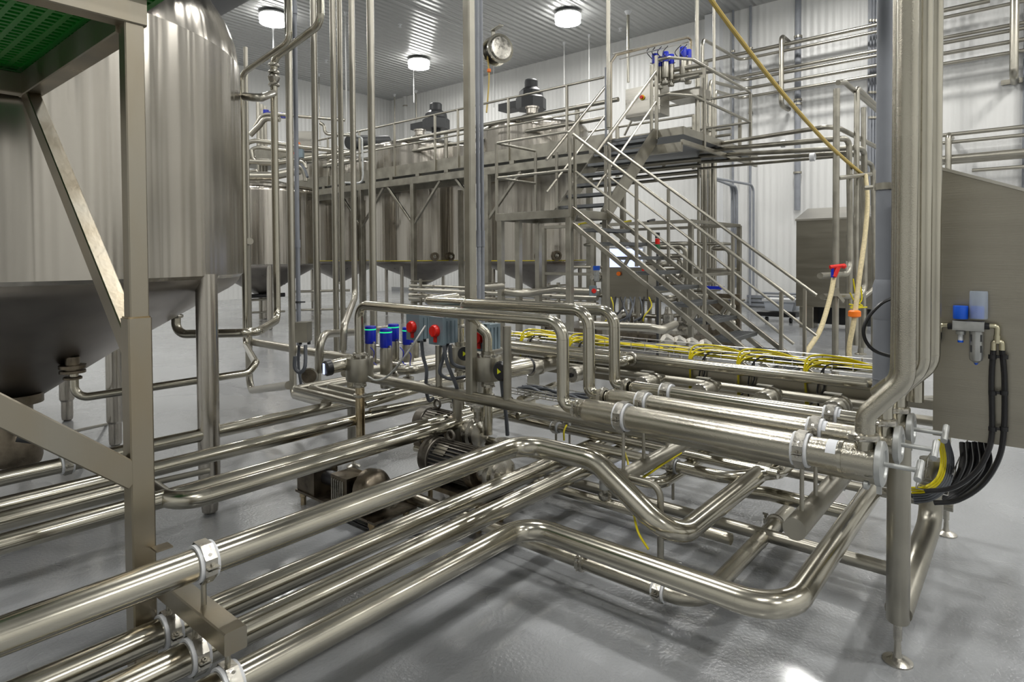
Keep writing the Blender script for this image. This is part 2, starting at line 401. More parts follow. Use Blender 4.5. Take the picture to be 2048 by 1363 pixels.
# second tank of the row: only one leg shows
tank(1.09, 8.56, 1.36, 1.53, 2.86, .72, 3.22, 'stainless tank hidden behind the huge left tank, one leg showing under its cone', legs=[(1.92, 7.59), (1.95, 9.52), (.23, 9.52), (.25, 7.6)])
tag(build('tie_rod', B().cyl(P(150, 790, X=1.4), P(224, 781, X=2.3), .012), 'satin'), 'thin horizontal rod behind the elbow pipe under the huge tank', 'rod')
tag(build('tie_rod', B().cyl(P(148, 862, X=1.6), P(222, 846, X=2.2), .014), 'satin'), 'thin rod just above the floor pipes, left of the square post', 'rod')
tag(build('tie_rod', B().cyl(P(300, 966, Y=3.9), P(418, 940, Y=3.9), .018), 'satin'), 'thin rod low down between the square post and the thick tank leg', 'rod')
# distant tanks
t = tank(7.85, 14.75, 1.36, 1.50, 3.22, .72, 3.62, 'shiny upright tank seen between the steel risers left of centre', legs=[(7.40, 13.55), (8.6, 16.0), (6.8, 15.6), (8.9, 13.9)])
build('lid_rim', B().ring((7.85, 14.75, 3.34), (0, 0, 1), 1.30, 1.34, .05, 72), 'tank', t)
for i, (x, y, lab) in enumerate(((12.0, 9.35, 'tall tank under the catwalk, right of the thick square column'), (12.0, 13.4, 'tall tank under the catwalk, left of the thick square column'), (12.0, 17.4, 'farthest tall tank under the catwalk, mostly behind the steel risers'))):
    R = (1.29, 1.43, 1.35)[i]
    t = tank(x, y, R, 1.54, 4.62, .88, 5.05, lab, group=None, legs=ring_legs((x, y), R * .86, 200), legr=.05)
    build('lid_nozzle', B().lathe([(.14, 0), (.14, .22), (.17, .22), (.17, .26), (.02, .27)], (x - .1, y, 5.0), (0, 0, 1), 20).lathe([(.38, -.16), (.30, .02), (.14, .10)], (x - .1, y, 5.0), (0, 0, 1), 28, caps=False), 'tank', t)
    build('yellow_cable_ring', B().tube([(x + (R + .012) * cos(a * pi / 30), y + (R + .012) * sin(a * pi / 30), 1.56) for a in range(60)], .010, 6, closed=True), 'yellow', t)
    for (px, py) in ([(1078, 512), (1112, 511)] if i == 0 else [(869, 513), (900, 513)] if i == 1 else []):
        # round port on the shell facing us
        r = ray(px, py); A = r.x ** 2 + r.y ** 2; Bq = -2 * (r.x * x + r.y * y); Cq = x * x + y * y - R * R
        dd = Bq * Bq - 4 * A * Cq
        if dd > 0:
            s = (-Bq - dd ** .5) / 2 / A; p = V((r.x * s, r.y * s, H + r.z * s)); nrm = V((p.x - x, p.y - y, 0)).normalized()
            pt = build('sample_port', B().ring(p, nrm, .075, .115, .12, 24).lathe([(.02, -.01), (.078, .03)], p, nrm, 24), 'dark_cast', t)
            build('port_nut', B().lathe([(.045, .02), (.045, .06), (.02, .07), (.01, .09)], p, nrm, 12), 'cast', pt)
    build('bottom_outlet', B().lathe([(.09, 0), (.09, -.10), (.05, -.12), (.05, -.42)], (x, y, .90), (0, 0, 1), 16), 'cast', t)
# big round duct at the top left
tag(build('exhaust_duct', B().tube([(2.75, -3.0, 4.30), (2.75, 9.5, 4.30)], .30, 32), 'duct'), 'smooth grey round duct at the top left edge, above the huge tank', 'duct')
# ================================================ long pipes crossing the foreground
RF = .0508; ZF = .335; Y1, Y2, Y3, Y4 = 2.06, 2.345, 2.13, 1.90
ZF1 = .668
Xa = colX(1047, Y1, ZF1)
def G(n): return 'long polished pipe' + n
F1 = pipe('process_pipe', 'thick pipe clamped on top of the square cross bar, stepping down in mid picture', 'pipe',
     [(-1.6, Y1, ZF1), (Xa, Y1, ZF1), (Xa, 1.615, ZF1), (Xa, 1.207, .397), (4.2, 1.207, .397)], RF, [.15, .15, .15])
F2 = pipe('process_pipe', 'uppermost of the three polished pipes hung under the square cross bar', 'pipe', [(-1.6, Y2, ZF), (4.2, Y2, ZF)], RF)
F3 = pipe('process_pipe', 'middle one of the three polished pipes hung under the square cross bar', 'pipe', [(-1.6, Y3 , ZF), (4.2, Y3, ZF)], RF)
Xb = 2.36
F4 = pipe('process_pipe', 'lowest foreground pipe under the cross bar, looping in a wide U at right', 'pipe',
     [(-1.6, Y4, ZF), (Xb, Y4, ZF), (Xb, .69, ZF), (4.1, .69, ZF)], RF, [.15, .17])
# the square bar that carries them
bx = .882
t = thing('support_bar', 'square tube cross bar in the bottom left foreground holding four pipes', 'metal bar', (bx, 2.3, .47))
build('bar', B().bar((bx, 1.845, .492), (bx, 2.398, .492), .070, .070, .006), 'frame', t)
hanger((bx, Y1, ZF1), (1, 0, 0), RF, (bx, Y1, .527), 'white lined clamp standing on the square cross bar around the thick top pipe', None)
hanger((bx, Y2, ZF), (1, 0, 0), RF, (bx, Y2, .457), 'white lined clamp hanging under the cross bar, nearest the square post', None)
hanger((bx, Y3, ZF), (1, 0, 0), RF, (bx, Y3, .457), 'middle white lined clamp hanging under the cross bar', None)
hanger((bx, Y4, ZF), (1, 0, 0), RF, (bx, Y4, .457), 'white lined clamp at the free end of the cross bar, cut by the bottom edge', None)
# thinner group farther back
RP, ZP = .042, .52
YP1, YP2, YL5, YP3 = 4.09, 3.625, 3.12, 3.01
pipe('process_pipe', 'farthest polished pipe of the left group, passing behind the thick tank leg', 'pipe', [(-1.5, YP1, ZP), (4.3, YP1, ZP)], RP)
pipe('process_pipe', 'second farthest polished pipe of the left group, crossing the thick tank leg', 'pipe', [(-1.5, YP2, ZP), (3.6, YP2, ZP), (3.6, YP2, .2)], RP)
pipe('process_pipe', 'bright polished pipe of the left group hidden behind the bent one right of the post', 'pipe', [(-1.5, YL5 + .02, ZP), (3.7, YL5 + .02, ZP)], RP)
xe = colX(352, YP3, ZP)
ye2 = 3.42
pipe('process_pipe', 'polished pipe with a rounded bend just right of the square post', 'pipe', [(-1.5, ye2, ZP), (colX(238, ye2, ZP) + .12, ye2, ZP), (xe, YP3, ZP), (3.8, YP3, ZP)], RP, [.12, .14])
hp = P(133, 935, Y=YP1)
hanger((hp.x, YP1, ZP), (1, 0, 0), RP, (hp.x, YP1, ZP + .13), 'white lined clamp on the far left pipe, behind the lower brace', None)
# pipes near the floor on the right
ZG = .20; ZG1 = .12
X1 = 2.596
Gp = pipe('drain_pipe', 'low wet pipe near the floor running under the U bend and turning right', 'pipe', [(X1, 3.5, ZG1), (X1, 1.124, ZG1), (3.90, 1.124, ZG1)], .040, [.13], m='wet')
hanger((X1, colY(1321, X1, .4), ZG1), (0, 1, 0), .040, (X1, colY(1321, X1, .4), .185), 'white lined clamp on the low wet pipe under the U bend', None)
yS = colY(1166, X1, ZG1)
union(Gp, (X1, yS, ZG1), (0, 1, 0), .040)
union(Gp, (3.66, 1.124, ZG1), (1, 0, 0), .040)
v = thing('sample_valve', 'small sample valve on the low wet pipe beside the floor glare', 'valve', (X1, yS, ZG1), None)
build('valve_body', B().lathe([(.024, .03), (.024, .06), (.032, .062), (.032, .085), (.02, .10)], (X1, yS, ZG1), (0, 0, 1), 16).cyl((X1 - .05, yS - .02, ZG1 + .07), (X1 + .05, yS + .02, ZG1 + .07), .012), 'cast', v)
X2 = 3.13
G2 = pipe('drain_pipe', 'thin low pipe with a round sensor head on it, behind the stepped pipe', 'pipe', [(X2, 3.6, ZG), (X2, 1.18, ZG)], .030, m='wet')
v = thing('level_sensor', 'round capped sensor on the thin low pipe in the middle', 'sensor', (X2, 1.93, ZG))
build('sensor_head', B().lathe([(.034, .085), (.034, .125), (.030, .15), (.012, .158)], (X2, 1.93, ZG), (0, 0, 1), 20), 'fr', v)
build('sensor_stem', B().lathe([(.030, .02), (.038, .03), (.038, .05), (.016, .06), (.016, .09)], (X2, 1.93, ZG), (0, 0, 1), 20), 'cast', v)
# tee and branches behind
X3 = 3.74
t3 = pipe('drain_pipe', 'tee pipe beside the flat capped tube end at lower right', 'pipe', [(X3, 1.42, ZG + .02), (X3, 1.20, ZG + .05), (X3, .75, ZG + .05)], .040, m='pipe', bend=.1)
union(t3, (X3, 1.40, ZG + .02), (0, 1, 0), .040)
pipe('drain_pipe', 'low pipe passing under the tee toward the far leg', 'pipe', [(3.45, 2.6, .13), (3.45, .42, .13)], .034, m='pipe_far')
pipe('drain_pipe', 'thin horizontal pipe with a white clamp near the right leg', 'pipe', [(3.95, 2.9, .33), (3.95, .32, .33)], .027, m='pipe_far')
hanger((3.95, .86, .33), (0, 1, 0), .027, (3.95, .86, .43), 'small white clamp on the thin pipe left of the near leg', 'small clamps')
pipe('drain_pipe', 'elbow pipe with union ring below the capped cross tube', 'pipe', [(3.2, 3.0, .36), (3.2, 1.62, .36), (3.9, 1.62, .36)], .036, bend=[.09])
c5 = pipe('drain_pipe', 'short curved pipe behind the white clamp right of the bent rod', 'pipe', [(3.38, 2.2, .42), (3.38, 1.30, .42), (3.7, 1.12, .40), (3.9, 1.12, .40)], .034, bend=[.1, .1])
hanger((3.38, 1.62, .42), (0, 1, 0), .034, (3.38, 1.62, .22), 'white clamp with hanging stem under the big header', None)
# ================================================ valve skid: frame
SX0, SX1, SY0, SY1 = 2.93, 4.41, .40, 4.12
ZT = .735
LX, LY = P(1795, 1322, Z=0).xy
FX, FY = P(1892, 1068, Z=0).xy
t = thing('valve_skid', 'round tube skid frame with levelling feet carrying the three header pipes', 'skid frame', (LX, LY, 0))
def leg(x, y, top, r=.042):
    l = build('leg', B().lathe([(r * .9, .165), (r, .172), (r, top)], (x, y, 0), (0, 0, 1), 28), 'satin', t)
    b = B(); foot(b, (x, y, 0)); b.cyl((x, y, .09), (x, y, .17), .016, 12); build('levelling_foot', b, 'cast', l)
leg(LX, LY, .90)
leg(FX, FY, .80, .02)
leg(SX0, SY1, ZT); leg(SX1, SY1, ZT); leg(SX1, 2.3, ZT); leg(SX0 + .05, 3.0, ZT, .03)
build('side_beam', B().cyl((SX0, LY, ZT), (SX0, SY1 + .1, ZT), .038, 20), 'satin', t)
build('side_beam', B().cyl((SX1, FY, .66), (SX1, SY1 + .1, .66), .030, 20), 'satin', t)
build('cross_tube', B().cyl((SX0, SY1 + .05, ZT), (SX1, SY1 + .05, ZT), .036, 20), 'satin', t)
YC = .70; ZC1 = .60
xn = P(1597, 1060, Z=ZC1)
build('cross_tube', B().cyl((xn.x, YC, ZC1), (SX1, YC, ZC1), .043, 24), 'satin', t)
YC2 = P(1062, 938, Z=ZC1).y
xn2 = P(1066, 938, Z=ZC1)
c2 = build('cross_tube', B().cyl((2.56, 1.50, ZC1), (SX1, 1.50, ZC1), .036, 24), 'satin', t)
# diagonal brace between the right hand legs
build('diagonal_brace', B().tube(fillet([(3.6, .38, .66), (3.6, .38, .36), (LX + .01, LY, .20)], .12)[0], .050, 20), 'satin', t)
YRD = colY(1321, 2.60, .5)
# bent support rod with a hook under the middle cross tube
tag(build('bent_rod', B().tube(fillet([(2.66, 1.50, ZC1), (2.60, 1.47, ZC1), (2.60, YRD, ZC1), (2.60, YRD, .18)], [.02, .06])[0], .0155, 14), 'satin'), 'bent steel rod dropping from the cross tube to the low wet pipe', 'rod')
# ---- three header pipes
HX = (2.60, 2.80, 3.06); HZ = (.885, .915, .92); HR = (.057, .045, .040)
names = ('nearest and thickest of the three header pipes, wet with droplets', 'middle one of the three header pipes', 'farthest and thinnest of the three header pipes')
hdr = []
for i in range(3):
    X, Z, R = HX[i], HZ[i], HR[i]
    xl = (1172, 1222, 1268)[i]; yl = colY(xl, X, Z); yr = P((1762, 1800, 1818)[i], 900, X=X).y
    yr = colY((1762, 1797, 1822)[i], X, Z)
    o = build('header_pipe', B().lathe([(R * .62, -.045), (R * .62, -.02), (R * .95, 0), (R, .012), (R, yl - yr), (R * .9, yl - yr + .001)], (X, yl, Z), (0, -1, 0), 36), 'wet' if i < 2 else 'pipe')
    tag(o, names[i], 'pipe', 'header pipes')
    hdr.append((o, X, Z, R, yl, yr))
    # weld seam collar and end sleeve
    ys = colY((1684, 1718, 1742)[i], X, Z)
    build('weld_collar', B().ring((X, ys, Z), (0, 1, 0), R, R + .004, .012, 36), 'pipe', o)
    build('end_flange', B().lathe([(R, .016), (R + .016, .014), (R + .026, .010), (R + .026, -.008), (R + .018, -.013), (R * .9, -.014), (R * .85, -.007), (.008, -.007)], (X, yr, Z), (0, 1, 0), 36), 'fr', o)
    hb = build('t_handle', B().cyl((X, yr - .01, Z), (X, yr - .115, Z), .009, 12).cyl((X - .045, yr - .118, Z - .02), (X + .045, yr - .118, Z + .02), .012, 14), 'fr', o)
    lk = (1731, 1765, 1790)[i]
    b = B().box((X - R * .55, yr, Z - R - .02), (.012, .016, .05)).lathe([(.004, 0), (.016, .006), (.016, .02), (.004, .026)], (X - R * .4, yr + .03, Z - R - .025), (0, 1, 0), 16)
    build('latch', b, 'fr', o)
    for (yy, w) in ((ys + .135, .03), (ys + .03, .035)) if i == 0 else ((ys + .13, .03),):
        # white marker label wrapped on the pipe
        seg = [(R + .0012, a) for a in range(20, 110, 10)]
        vs = []; fs = []
        for (rr, a) in seg:
            for y2 in (yy - w / 2, yy + w / 2): vs.append((X - rr * cos(radians(a)), y2, Z + rr * sin(radians(a))))
        for k in range(len(seg) - 1): fs.append((2 * k, 2 * k + 1, 2 * k + 3, 2 * k + 2))
        bl = B(); bl.add(vs, fs); build('marker_label', bl, 'label', o)
    for (cx_, yy) in (((1605, 1645, 1674)[i], YC), ((1243, 1290, 1332)[i], 1.50)):
        yc = yy
        hanger((X, yc, Z), (0, 1, 0), R, (X, yc, ZC1 + .03), ('nearest', 'middle', 'farthest')[i] + ' header clamp at the ' + ('right' if yy == YC else 'left') + ' hand end', None)
# ---- U pipes from the header left ends over to the valves
RU = .032
ZU = 1.325
def gp(n, pts, r, bend, label, **k): return pipe(n, label, 'pipe', pts, r, bend, **k)
yv = [colY(x, HX[i], 1.05) for i, x in enumerate((1126, 1178, 1229))]
yH = [h[4] for h in hdr]
v1x, v1y = HX[0], colY(719, HX[0], 1.0)
h1 = gp('bypass_pipe', [(HX[0], yH[0] + .04, HZ[0]), (HX[0], yv[0], HZ[0]), (HX[0], yv[0], ZU - .01), (HX[0], v1y, ZU), (HX[0], v1y, .96)], RU, [.09, .09, .09], 'arched pipe from the nearest header over to the left float valve')
union(h1, (HX[0], yH[0] + .045, HZ[0]), (0, 1, 0), RU + .004)
union(h1, (HX[0], v1y, .985), (0, 0, 1), RU)
v2x, v2y = colV(975, 735, 4.12)
h2 = gp('bypass_pipe', [(HX[1], yH[1] + .04, HZ[1]), (HX[1], yv[1], HZ[1]), (HX[1], yv[1], ZU + .035), (HX[1], colY(925, HX[1], ZU + .03), ZU + .035), (v2x - .05, v2y + .05, 1.20), (v2x, v2y, 1.14), (v2x, v2y, .96)], RU, [.09, .09, .07, .06, .06], 'arched pipe from the middle header down to the centre valve')
union(h2, (HX[1], yH[1] + .045, HZ[1]), (0, 1, 0), RU + .002)
union(h2, (v2x, v2y, 1.00), (0, 0, 1), RU)
y3 = colY(850, HX[2], ZU + .02); v3x = colX(925, y3 - .03, 1.3)
h3 = gp('bypass_pipe', [(HX[2], yH[2] + .04, HZ[2]), (HX[2], yv[2], HZ[2]), (HX[2], yv[2], ZU + .015), (HX[2], y3, ZU + .01), (v3x, y3, ZU + .025), (v3x, y3, .96)], RU, [.09, .09, .06, .06], 'arched pipe from the farthest header turning back at its left end')
union(h3, (HX[2], yH[2] + .045, HZ[2]), (0, 1, 0), RU + .002)
union(h3, (v3x, y3, 1.12), (0, 0, 1), RU)
# ---- the three valves with round bodies
def float_valve(x, y, zc, label, down, act=None, r=.094, h=.165, m='satin', stained=False):
    t = thing('seat_valve', label, 'valve', (x, y, zc - h / 2))
    build('valve_body', B().lathe([(r * .45, -h / 2 - .03), (r * .45, -h / 2), (r * .93, -h / 2 + .003), (r, -h / 2 + .016), (r, h / 2 - .012), (r * .97, h / 2 - .004), (r * .45, h / 2), (r * .45, h / 2 + .03)], (x, y, zc), (0, 0, 1), 36), m, t)
    b = B()
    for k in range(6):
        a = k * pi / 3; b.cyl((x + .7 * r * cos(a), y + .7 * r * sin(a), zc + h / 2 - .004), (x + .7 * r * cos(a), y + .7 * r * sin(a), zc + h / 2 + .012), .008, 6)
    build('bolt_ring', b, 'cast', t)
    p = build('riser', B().lathe([(RU * .98, 0), (RU * .98, down)], (x, y, zc - h / 2 - down), (0, 0, 1), 20), 'brown' if stained else 'pipe', t)
    union(p, (x, y, zc - h / 2 - .03), (0, 0, 1), RU)
    union(p, (x, y, zc - h / 2 - .10), (0, 0, 1), RU)
    if act:
        (dx, dy, L, ra, face) = act; d = V((dx, dy, .10)).normalized(); s = V((x, y, zc)) + d * (-L * .15)
        e = s + d * L
        build('actuator', B().lathe([(ra * .9, .02), (ra, .03), (ra, L - .02), (ra * .96, L)], s, d, 28), 'pipe', t)
        cp = build('end_cap', B().lathe([(ra * .8, .0), (ra * 1.12, -.005), (ra * 1.16, -.03), (ra * 1.0, -.045), (.01, -.046)], s, d, 28), 'black', t)
        o = s - d * .047; w = d.cross(V((0, 0, 1))).normalized(); uu = w.cross(d)
        if face == 'arrow':
            q = ra * .4; build('arrow_mark', B().poly([o + w * -q * .6 + uu * q, o + w * -q * .6 - uu * q, o + w * q], -d * .0015), 'yellow_mark', cp)
        else:
            q = ra * .55; build('lit_window', B().poly([o + w * -q * .4 + uu * q * 1.1, o + w * -q * .4 - uu * q * 1.1, o + w * q * .4 - uu * q * 1.1, o + w * q * .4 + uu * q * 1.1], -d * .0015), 'screen', cp)
        build('rear_cap', B().lathe([(ra * 1.05, L - .02), (ra * 1.05, L + .012), (ra * .8, L + .02)], s, d, 28), 'black', t)
    return t
zv = zat(719, 737, v1x, v1y)
float_valve(v1x, v1y, zv, 'left round bodied valve above the tea stained pipe', .42, stained=True)
tL = thing('valve_actuator', 'horizontal actuator with a lit oval window, left of the left valve', 'actuator', (v1x, v1y + .2, zv))
s0 = P(657, 735, d=4.2); e0 = P(712, 722, d=4.34); d0 = (e0 - s0).normalized(); L0 = (e0 - s0).length
build('actuator', B().lathe([(.042, .01), (.046, .02), (.046, L0)], s0, d0, 24), 'pipe', tL)
cp = build('end_cap', B().lathe([(.04, 0.02), (.053, .015), (.053, -.02), (.045, -.03), (.01, -.031)], s0, d0, 24), 'black', tL)
w = d0.cross(V((0, 0, 1))).normalized(); o = s0 - d0 * .033
build('lit_window', B().poly([o + w * -.013 + V((0, 0, .036)), o + w * -.013 - V((0, 0, .036)), o + w * .013 - V((0, 0, .036)), o + w * .013 + V((0, 0, .036))], -d0 * .002), 'screen', cp)
zv2 = zat(975, 735, v2x, v2y)
tC = float_valve(v2x, v2y, zv2, 'centre valve with a black capped actuator marked by a yellow triangle', .36)
s0 = P(1006, 741, d=3.92); e0 = P(1056, 731, d=4.10); d0 = (e0 - s0).normalized(); L0 = (e0 - s0).length
build('actuator', B().lathe([(.050, .005), (.055, .02), (.055, L0 - .01)], s0, d0, 28), 'pipe', tC)
cp = build('end_cap', B().lathe([(.05, .015), (.063, .012), (.063, -.025), (.052, -.035), (.01, -.036)], s0, d0, 28), 'black', tC)
w = d0.cross(V((0, 0, 1))).normalized(); o = s0 - d0 * .038
q = .018; build('arrow_mark', B().poly([o - w * q * .7 + V((0, 0, q)), o - w * q * .7 - V((0, 0, q)), o + w * q], -d0 * .002), 'yellow_mark', cp)
build('rear_cap', B().lathe([(.055, L0 - .01), (.058, L0 + .005), (.05, L0 + .02)], s0, d0, 28), 'black', tC)
tR = float_valve(v3x, y3, zat(925, 712, v3x, y3), 'rear valve behind the tall square column with a black dial', .4)
s0 = P(929, 707, d=4.55)
cp = build('end_cap', B().lathe([(.05, 0), (.05, .03)], s0, (s0 - V((0, 0, H))).normalized(), 24), 'black', tR)
dv = (s0 - V((0, 0, H))).normalized(); w = dv.cross(V((0, 0, 1))).normalized()
build('arrow_mark', B().poly([s0 - dv * .002 - w * .012 + V((0, 0, .018)), s0 - dv * .002 - w * .012 - V((0, 0, .018)), s0 - dv * .002 + w * .018], -dv * .002), 'yellow_mark', cp)
# ---- posts on the near beam
def post(xi, w, top_y, label, m='satin', rnd=False, bot=None, yy=None):
    Y = colY(xi, SX0, ZT); top = top_y if top_y < 0 else zat(xi, top_y, SX0, Y)
    z1 = ZC if top_y < 0 else top
    b = B().cyl((SX0, Y, ZT + .02), (SX0, Y, z1), w / 2, 18) if rnd else B().bar((SX0, Y, ZT + .02), (SX0, Y, z1), w, w, .012, up=(0, 1, 0))
    return tag(build('support_post', b, m), label, 'post'), Y
post(943, .062, -1, 'thick steel column rising from the skid beam to the ceiling', 'satin')
post(1015, .052, 652, 'short round post on the skid beam right of the centre valve', rnd=True)
_, yb = post(878, .046, 690, 'short post on the skid beam under the two red dial boxes', rnd=True)
# ---- grey switch boxes with red dials
def switch(xi, yi, d, label, w=.12, dp=.135, h=.17, hide=False):
    c = P(xi, yi, d=d); t = thing('isolator_switch', label, 'switch box', c - V((0, 0, h / 2)))
    build('enclosure', B().bb(c.x, c.x + dp, c.y - w / 2, c.y + w / 2, c.z - h / 2, c.z + h / 2), 'greybox', t)
    build('cover', B().bb(c.x - .012, c.x + .02, c.y - w / 2 - .008, c.y + w / 2 + .008, c.z - h / 2 - .008, c.z + h / 2 + .008), 'greybox', t)
    b = B()
    for k in range(3): b.bb(c.x + .035 + k * .035, c.x + .045 + k * .035, c.y - w / 2 - .006, c.y - w / 2, c.z - h / 2, c.z + h / 2 - .02)
    build('rib', b, 'greybox', t)
    kn = build('rotary_knob', B().lathe([(.042, 0), (.042, -.014), (.034, -.03), (.010, -.031)], (c.x - .012, c.y, c.z), (1, 0, 0), 24).box((c.x - .036, c.y, c.z), (.022, .018, .07)), 'red', t)
    build('padlock_tab', B().bb(c.x - .022, c.x - .013, c.y - .012, c.y + .012, c.z - .075, c.z - .035), 'red', t)
    b = B()
    for k in (0, 1): b.cyl((c.x + .045 + k * .05, c.y, c.z - h / 2 - .03), (c.x + .045 + k * .05, c.y, c.z - h / 2), .014, 10)
    build('cable_gland', b, 'dark', t)
    return c
sw = [switch(828, 653, 4.35, 'left grey switch box with a red rotary dial'), switch(874, 661, 4.15, 'middle grey switch box with a red rotary dial'),
      switch(961, 674, 4.2, 'right grey switch box with a red dial behind the diagonal pipe')]
def curve(pts, n=8):     # smooth curve through points
    pts = [V(p) for p in pts]; q = [pts[0] * 2 - pts[1]] + pts + [pts[-1] * 2 - pts[-2]]; out = []
    for i in range(1, len(q) - 2):
        for k in range(n):
            t = k / n; a, b, c, d = q[i - 1:i + 3]
            out.append(.5 * ((2 * b) + (c - a) * t + (2 * a - 5 * b + 4 * c - d) * t * t + (3 * b - a - 3 * c + d) * t ** 3))
    out.append(pts[-1]); return out
def cable(name, label, pts, r, m, group=None, cat='cable', seg=8): return tag(build(name, B().tube(curve(pts), r, seg), m), label, cat, group)
for i, (pp, dd) in enumerate((([(843, 680), (846, 710), (853, 740), (852, 775), (858, 800), (868, 795)], 4.3), ([(888, 690), (893, 720), (902, 745), (912, 770), (918, 790)], 4.1),
                              ([(900, 690), (905, 725), (930, 735), (950, 732)], 4.15), ([(893, 690), (885, 720), (880, 745), (900, 757), (935, 752)], 4.2),
                              ([(1003, 760), (1006, 790), (1012, 830), (1015, 870)], 3.95), ([(905, 790), (915, 830), (930, 880)], 4.3))):
    cable('cable', ('grey cable dropping from the left switch box', 'grey cable dropping from the middle switch box', 'grey cable looping from the middle switch to the thick column',
                    'lower grey cable loop behind the thick column', 'grey cable hanging below the black capped valve actuator', 'grey cable going down to the pump motor')[i], [P(x, y, d=dd + .02 * k) for k, (x, y) in enumerate(pp)], .0125, 'flex')
cable('air_tube', 'clear grey air tube slung from the left valve up to the switch box', [P(735, 752, d=4.25), P(752, 760, d=4.2), P(775, 752, d=4.18), P(800, 725, d=4.15), P(825, 690, d=4.15), P(851, 651, d=4.2)], .007, 'fr')
# ================================================ vertical risers left of centre
def riser(xl, xr, y, r, zb, label, m='pipe_far', zt=ZC, name='riser_pipe', grp=None, yb=None):
    X, Y = vert(xl, xr, y, r)
    if yb is not None: zb = zat((xl + xr) / 2, yb, X, Y)
    return pipe(name, label, 'pipe', [(X, Y, zb), (X, Y, zt)], r, m=m, group=grp, seg=20), X, Y
riser(663, 675, 350, .030, 0, 'left one of the paired tall steel risers', yb=705)
riser(677, 688, 350, .028, 0, 'right one of the paired tall steel risers', yb=705)
o, X8, Y8 = riser(736.5, 751.5, 350, .038, 0, 'tall steel riser directly behind the left valve arch', yb=690)
riser(625, 638, 400, .032, 0, 'tall steel riser left of the pair, going up behind the elbow', yb=770)
X7, Y7 = vert(701, 713, 350, .030)
pipe('riser_pipe', 'tall steel riser with an offset bend at its foot', 'pipe', [(X7, Y7, ZC), (X7, Y7, zat(707, 595, X7, Y7)), tuple(P(688, 650, d=5.2)), tuple(P(686, 700, d=5.2))], .030, [.12, .08], m='pipe_far')
# arched low pipe behind them
a = P(638, 705, d=5.6)
pipe('process_pipe', 'low pipe arching behind the steel risers', 'pipe', [P(638, 745, d=5.5), P(640, 668, d=5.5), P(705, 664, d=6.2), P(790, 655, d=7.0)], .036, [.14, .1], m='pipe_far')
# steel post with grey conduit
X3_, Y3_ = vert(574, 588, 400, .032)
zl = zat(581, 790, X3_, Y3_)
pipe('riser_pipe', 'steel riser with a grey conduit strapped beside it', 'pipe', [(X3_, Y3_, ZC), (X3_, Y3_, zl), tuple(P(650, 806, d=4.9))], .034, [.10], m='pipe_far')
Xg, Yg = vert(587, 597, 250, .024)
t = thing('conduit', 'grey plastic conduit strapped to the steel riser, left of centre', 'conduit', (Xg, Yg, zat(590, 712, Xg, Yg)))
build('tube', B().cyl((Xg, Yg, zat(590, 712, Xg, Yg)), (Xg, Yg, ZC), .0225, 16), 'grey', t)
for yy in (485, 18): build('coupling', B().cyl((Xg, Yg, zat(590, yy, Xg, Yg) - .05), (Xg, Yg, zat(590, yy, Xg, Yg) + .03), .028, 16), 'grey', t)
build('strap', B().cyl((Xg - .06, Yg + .03, zat(590, 604, Xg, Yg)), (Xg + .06, Yg - .03, zat(590, 604, Xg, Yg)), .008, 8).ring((Xg, Yg, zat(590, 604, Xg, Yg)), (0, 0, 1), .023, .027, .02), 'dark', t)
# junction box with loops
c = P(609, 662, d=5.2); t = thing('junction_box', 'small steel junction box behind the grey conduit', 'junction box', c)
build('enclosure', B().box(c, (.085, .10, .16), rz=.7), 'satin', t)
build('lid', B().box(c - V((.035, .03, 0)), (.09, .10, .165), rz=.7), 'satin', t)
b = B()
for dx in (-.025, .025): b.cyl(c + V((dx, -dx, -.11)), c + V((dx, -dx, -.08)), .014, 10)
build('cable_gland', b, 'dark', t)
cable('flexible_conduit', 'grey flexible conduit loop from the plastic conduit to the junction box', [P(590, 712, d=5.1), P(590, 735, d=5.1), P(600, 744, d=5.1), P(610, 732, d=5.1), P(611, 690, d=5.15)], .016, 'flex')
cable('flexible_conduit', 'thin grey flexible conduit under the junction box', [P(598, 690, d=5.2), P(597, 730, d=5.2), P(603, 775, d=5.2)], .012, 'flex')
# riser with the check valve stack
X2_, Y2_ = vert(543, 559, 400, .034)
zA = zat(551, 640, X2_, Y2_); zU_ = zat(551, 118, X2_, Y2_)
top2 = P(641, 48, X=X2_ + .02); 
T2 = pipe('riser_pipe', 'steel riser with a stacked check valve under its upper bend, feeding the huge tank', 'pipe',
     [(top2.x, top2.y, ZC), (top2.x, top2.y, top2.z), (X2_, Y2_, zU_), (X2_, Y2_, zA), tuple(P(512, 665, d=4.55)), tuple(P(352, 668, d=4.62)), tuple(P(352, 622, d=4.62))], .032, [.10, .10, .12, .10, .09], m='pipe')
for yy in (131, 145, 170): union(T2, (X2_, Y2_, zat(551, yy, X2_, Y2_)), (0, 0, 1), .036)
build('check_valve', B().lathe([(.034, -.045), (.045, -.03), (.055, 0), (.045, .02), (.034, .03)], (X2_, Y2_, zat(551, 155, X2_, Y2_)), (0, 0, 1), 24, caps=False), 'cast', T2)
union(T2, P(352, 632, d=4.62), (0, 0, 1), .036)
pipe('process_pipe', 'short horizontal pipe joining the two risers near the big tank edge', 'pipe', [P(489, 193, d=4.75), P(520, 196, d=4.6), (X2_, Y2_, zat(551, 186, X2_, Y2_))], .030, .2, m='pipe_far')
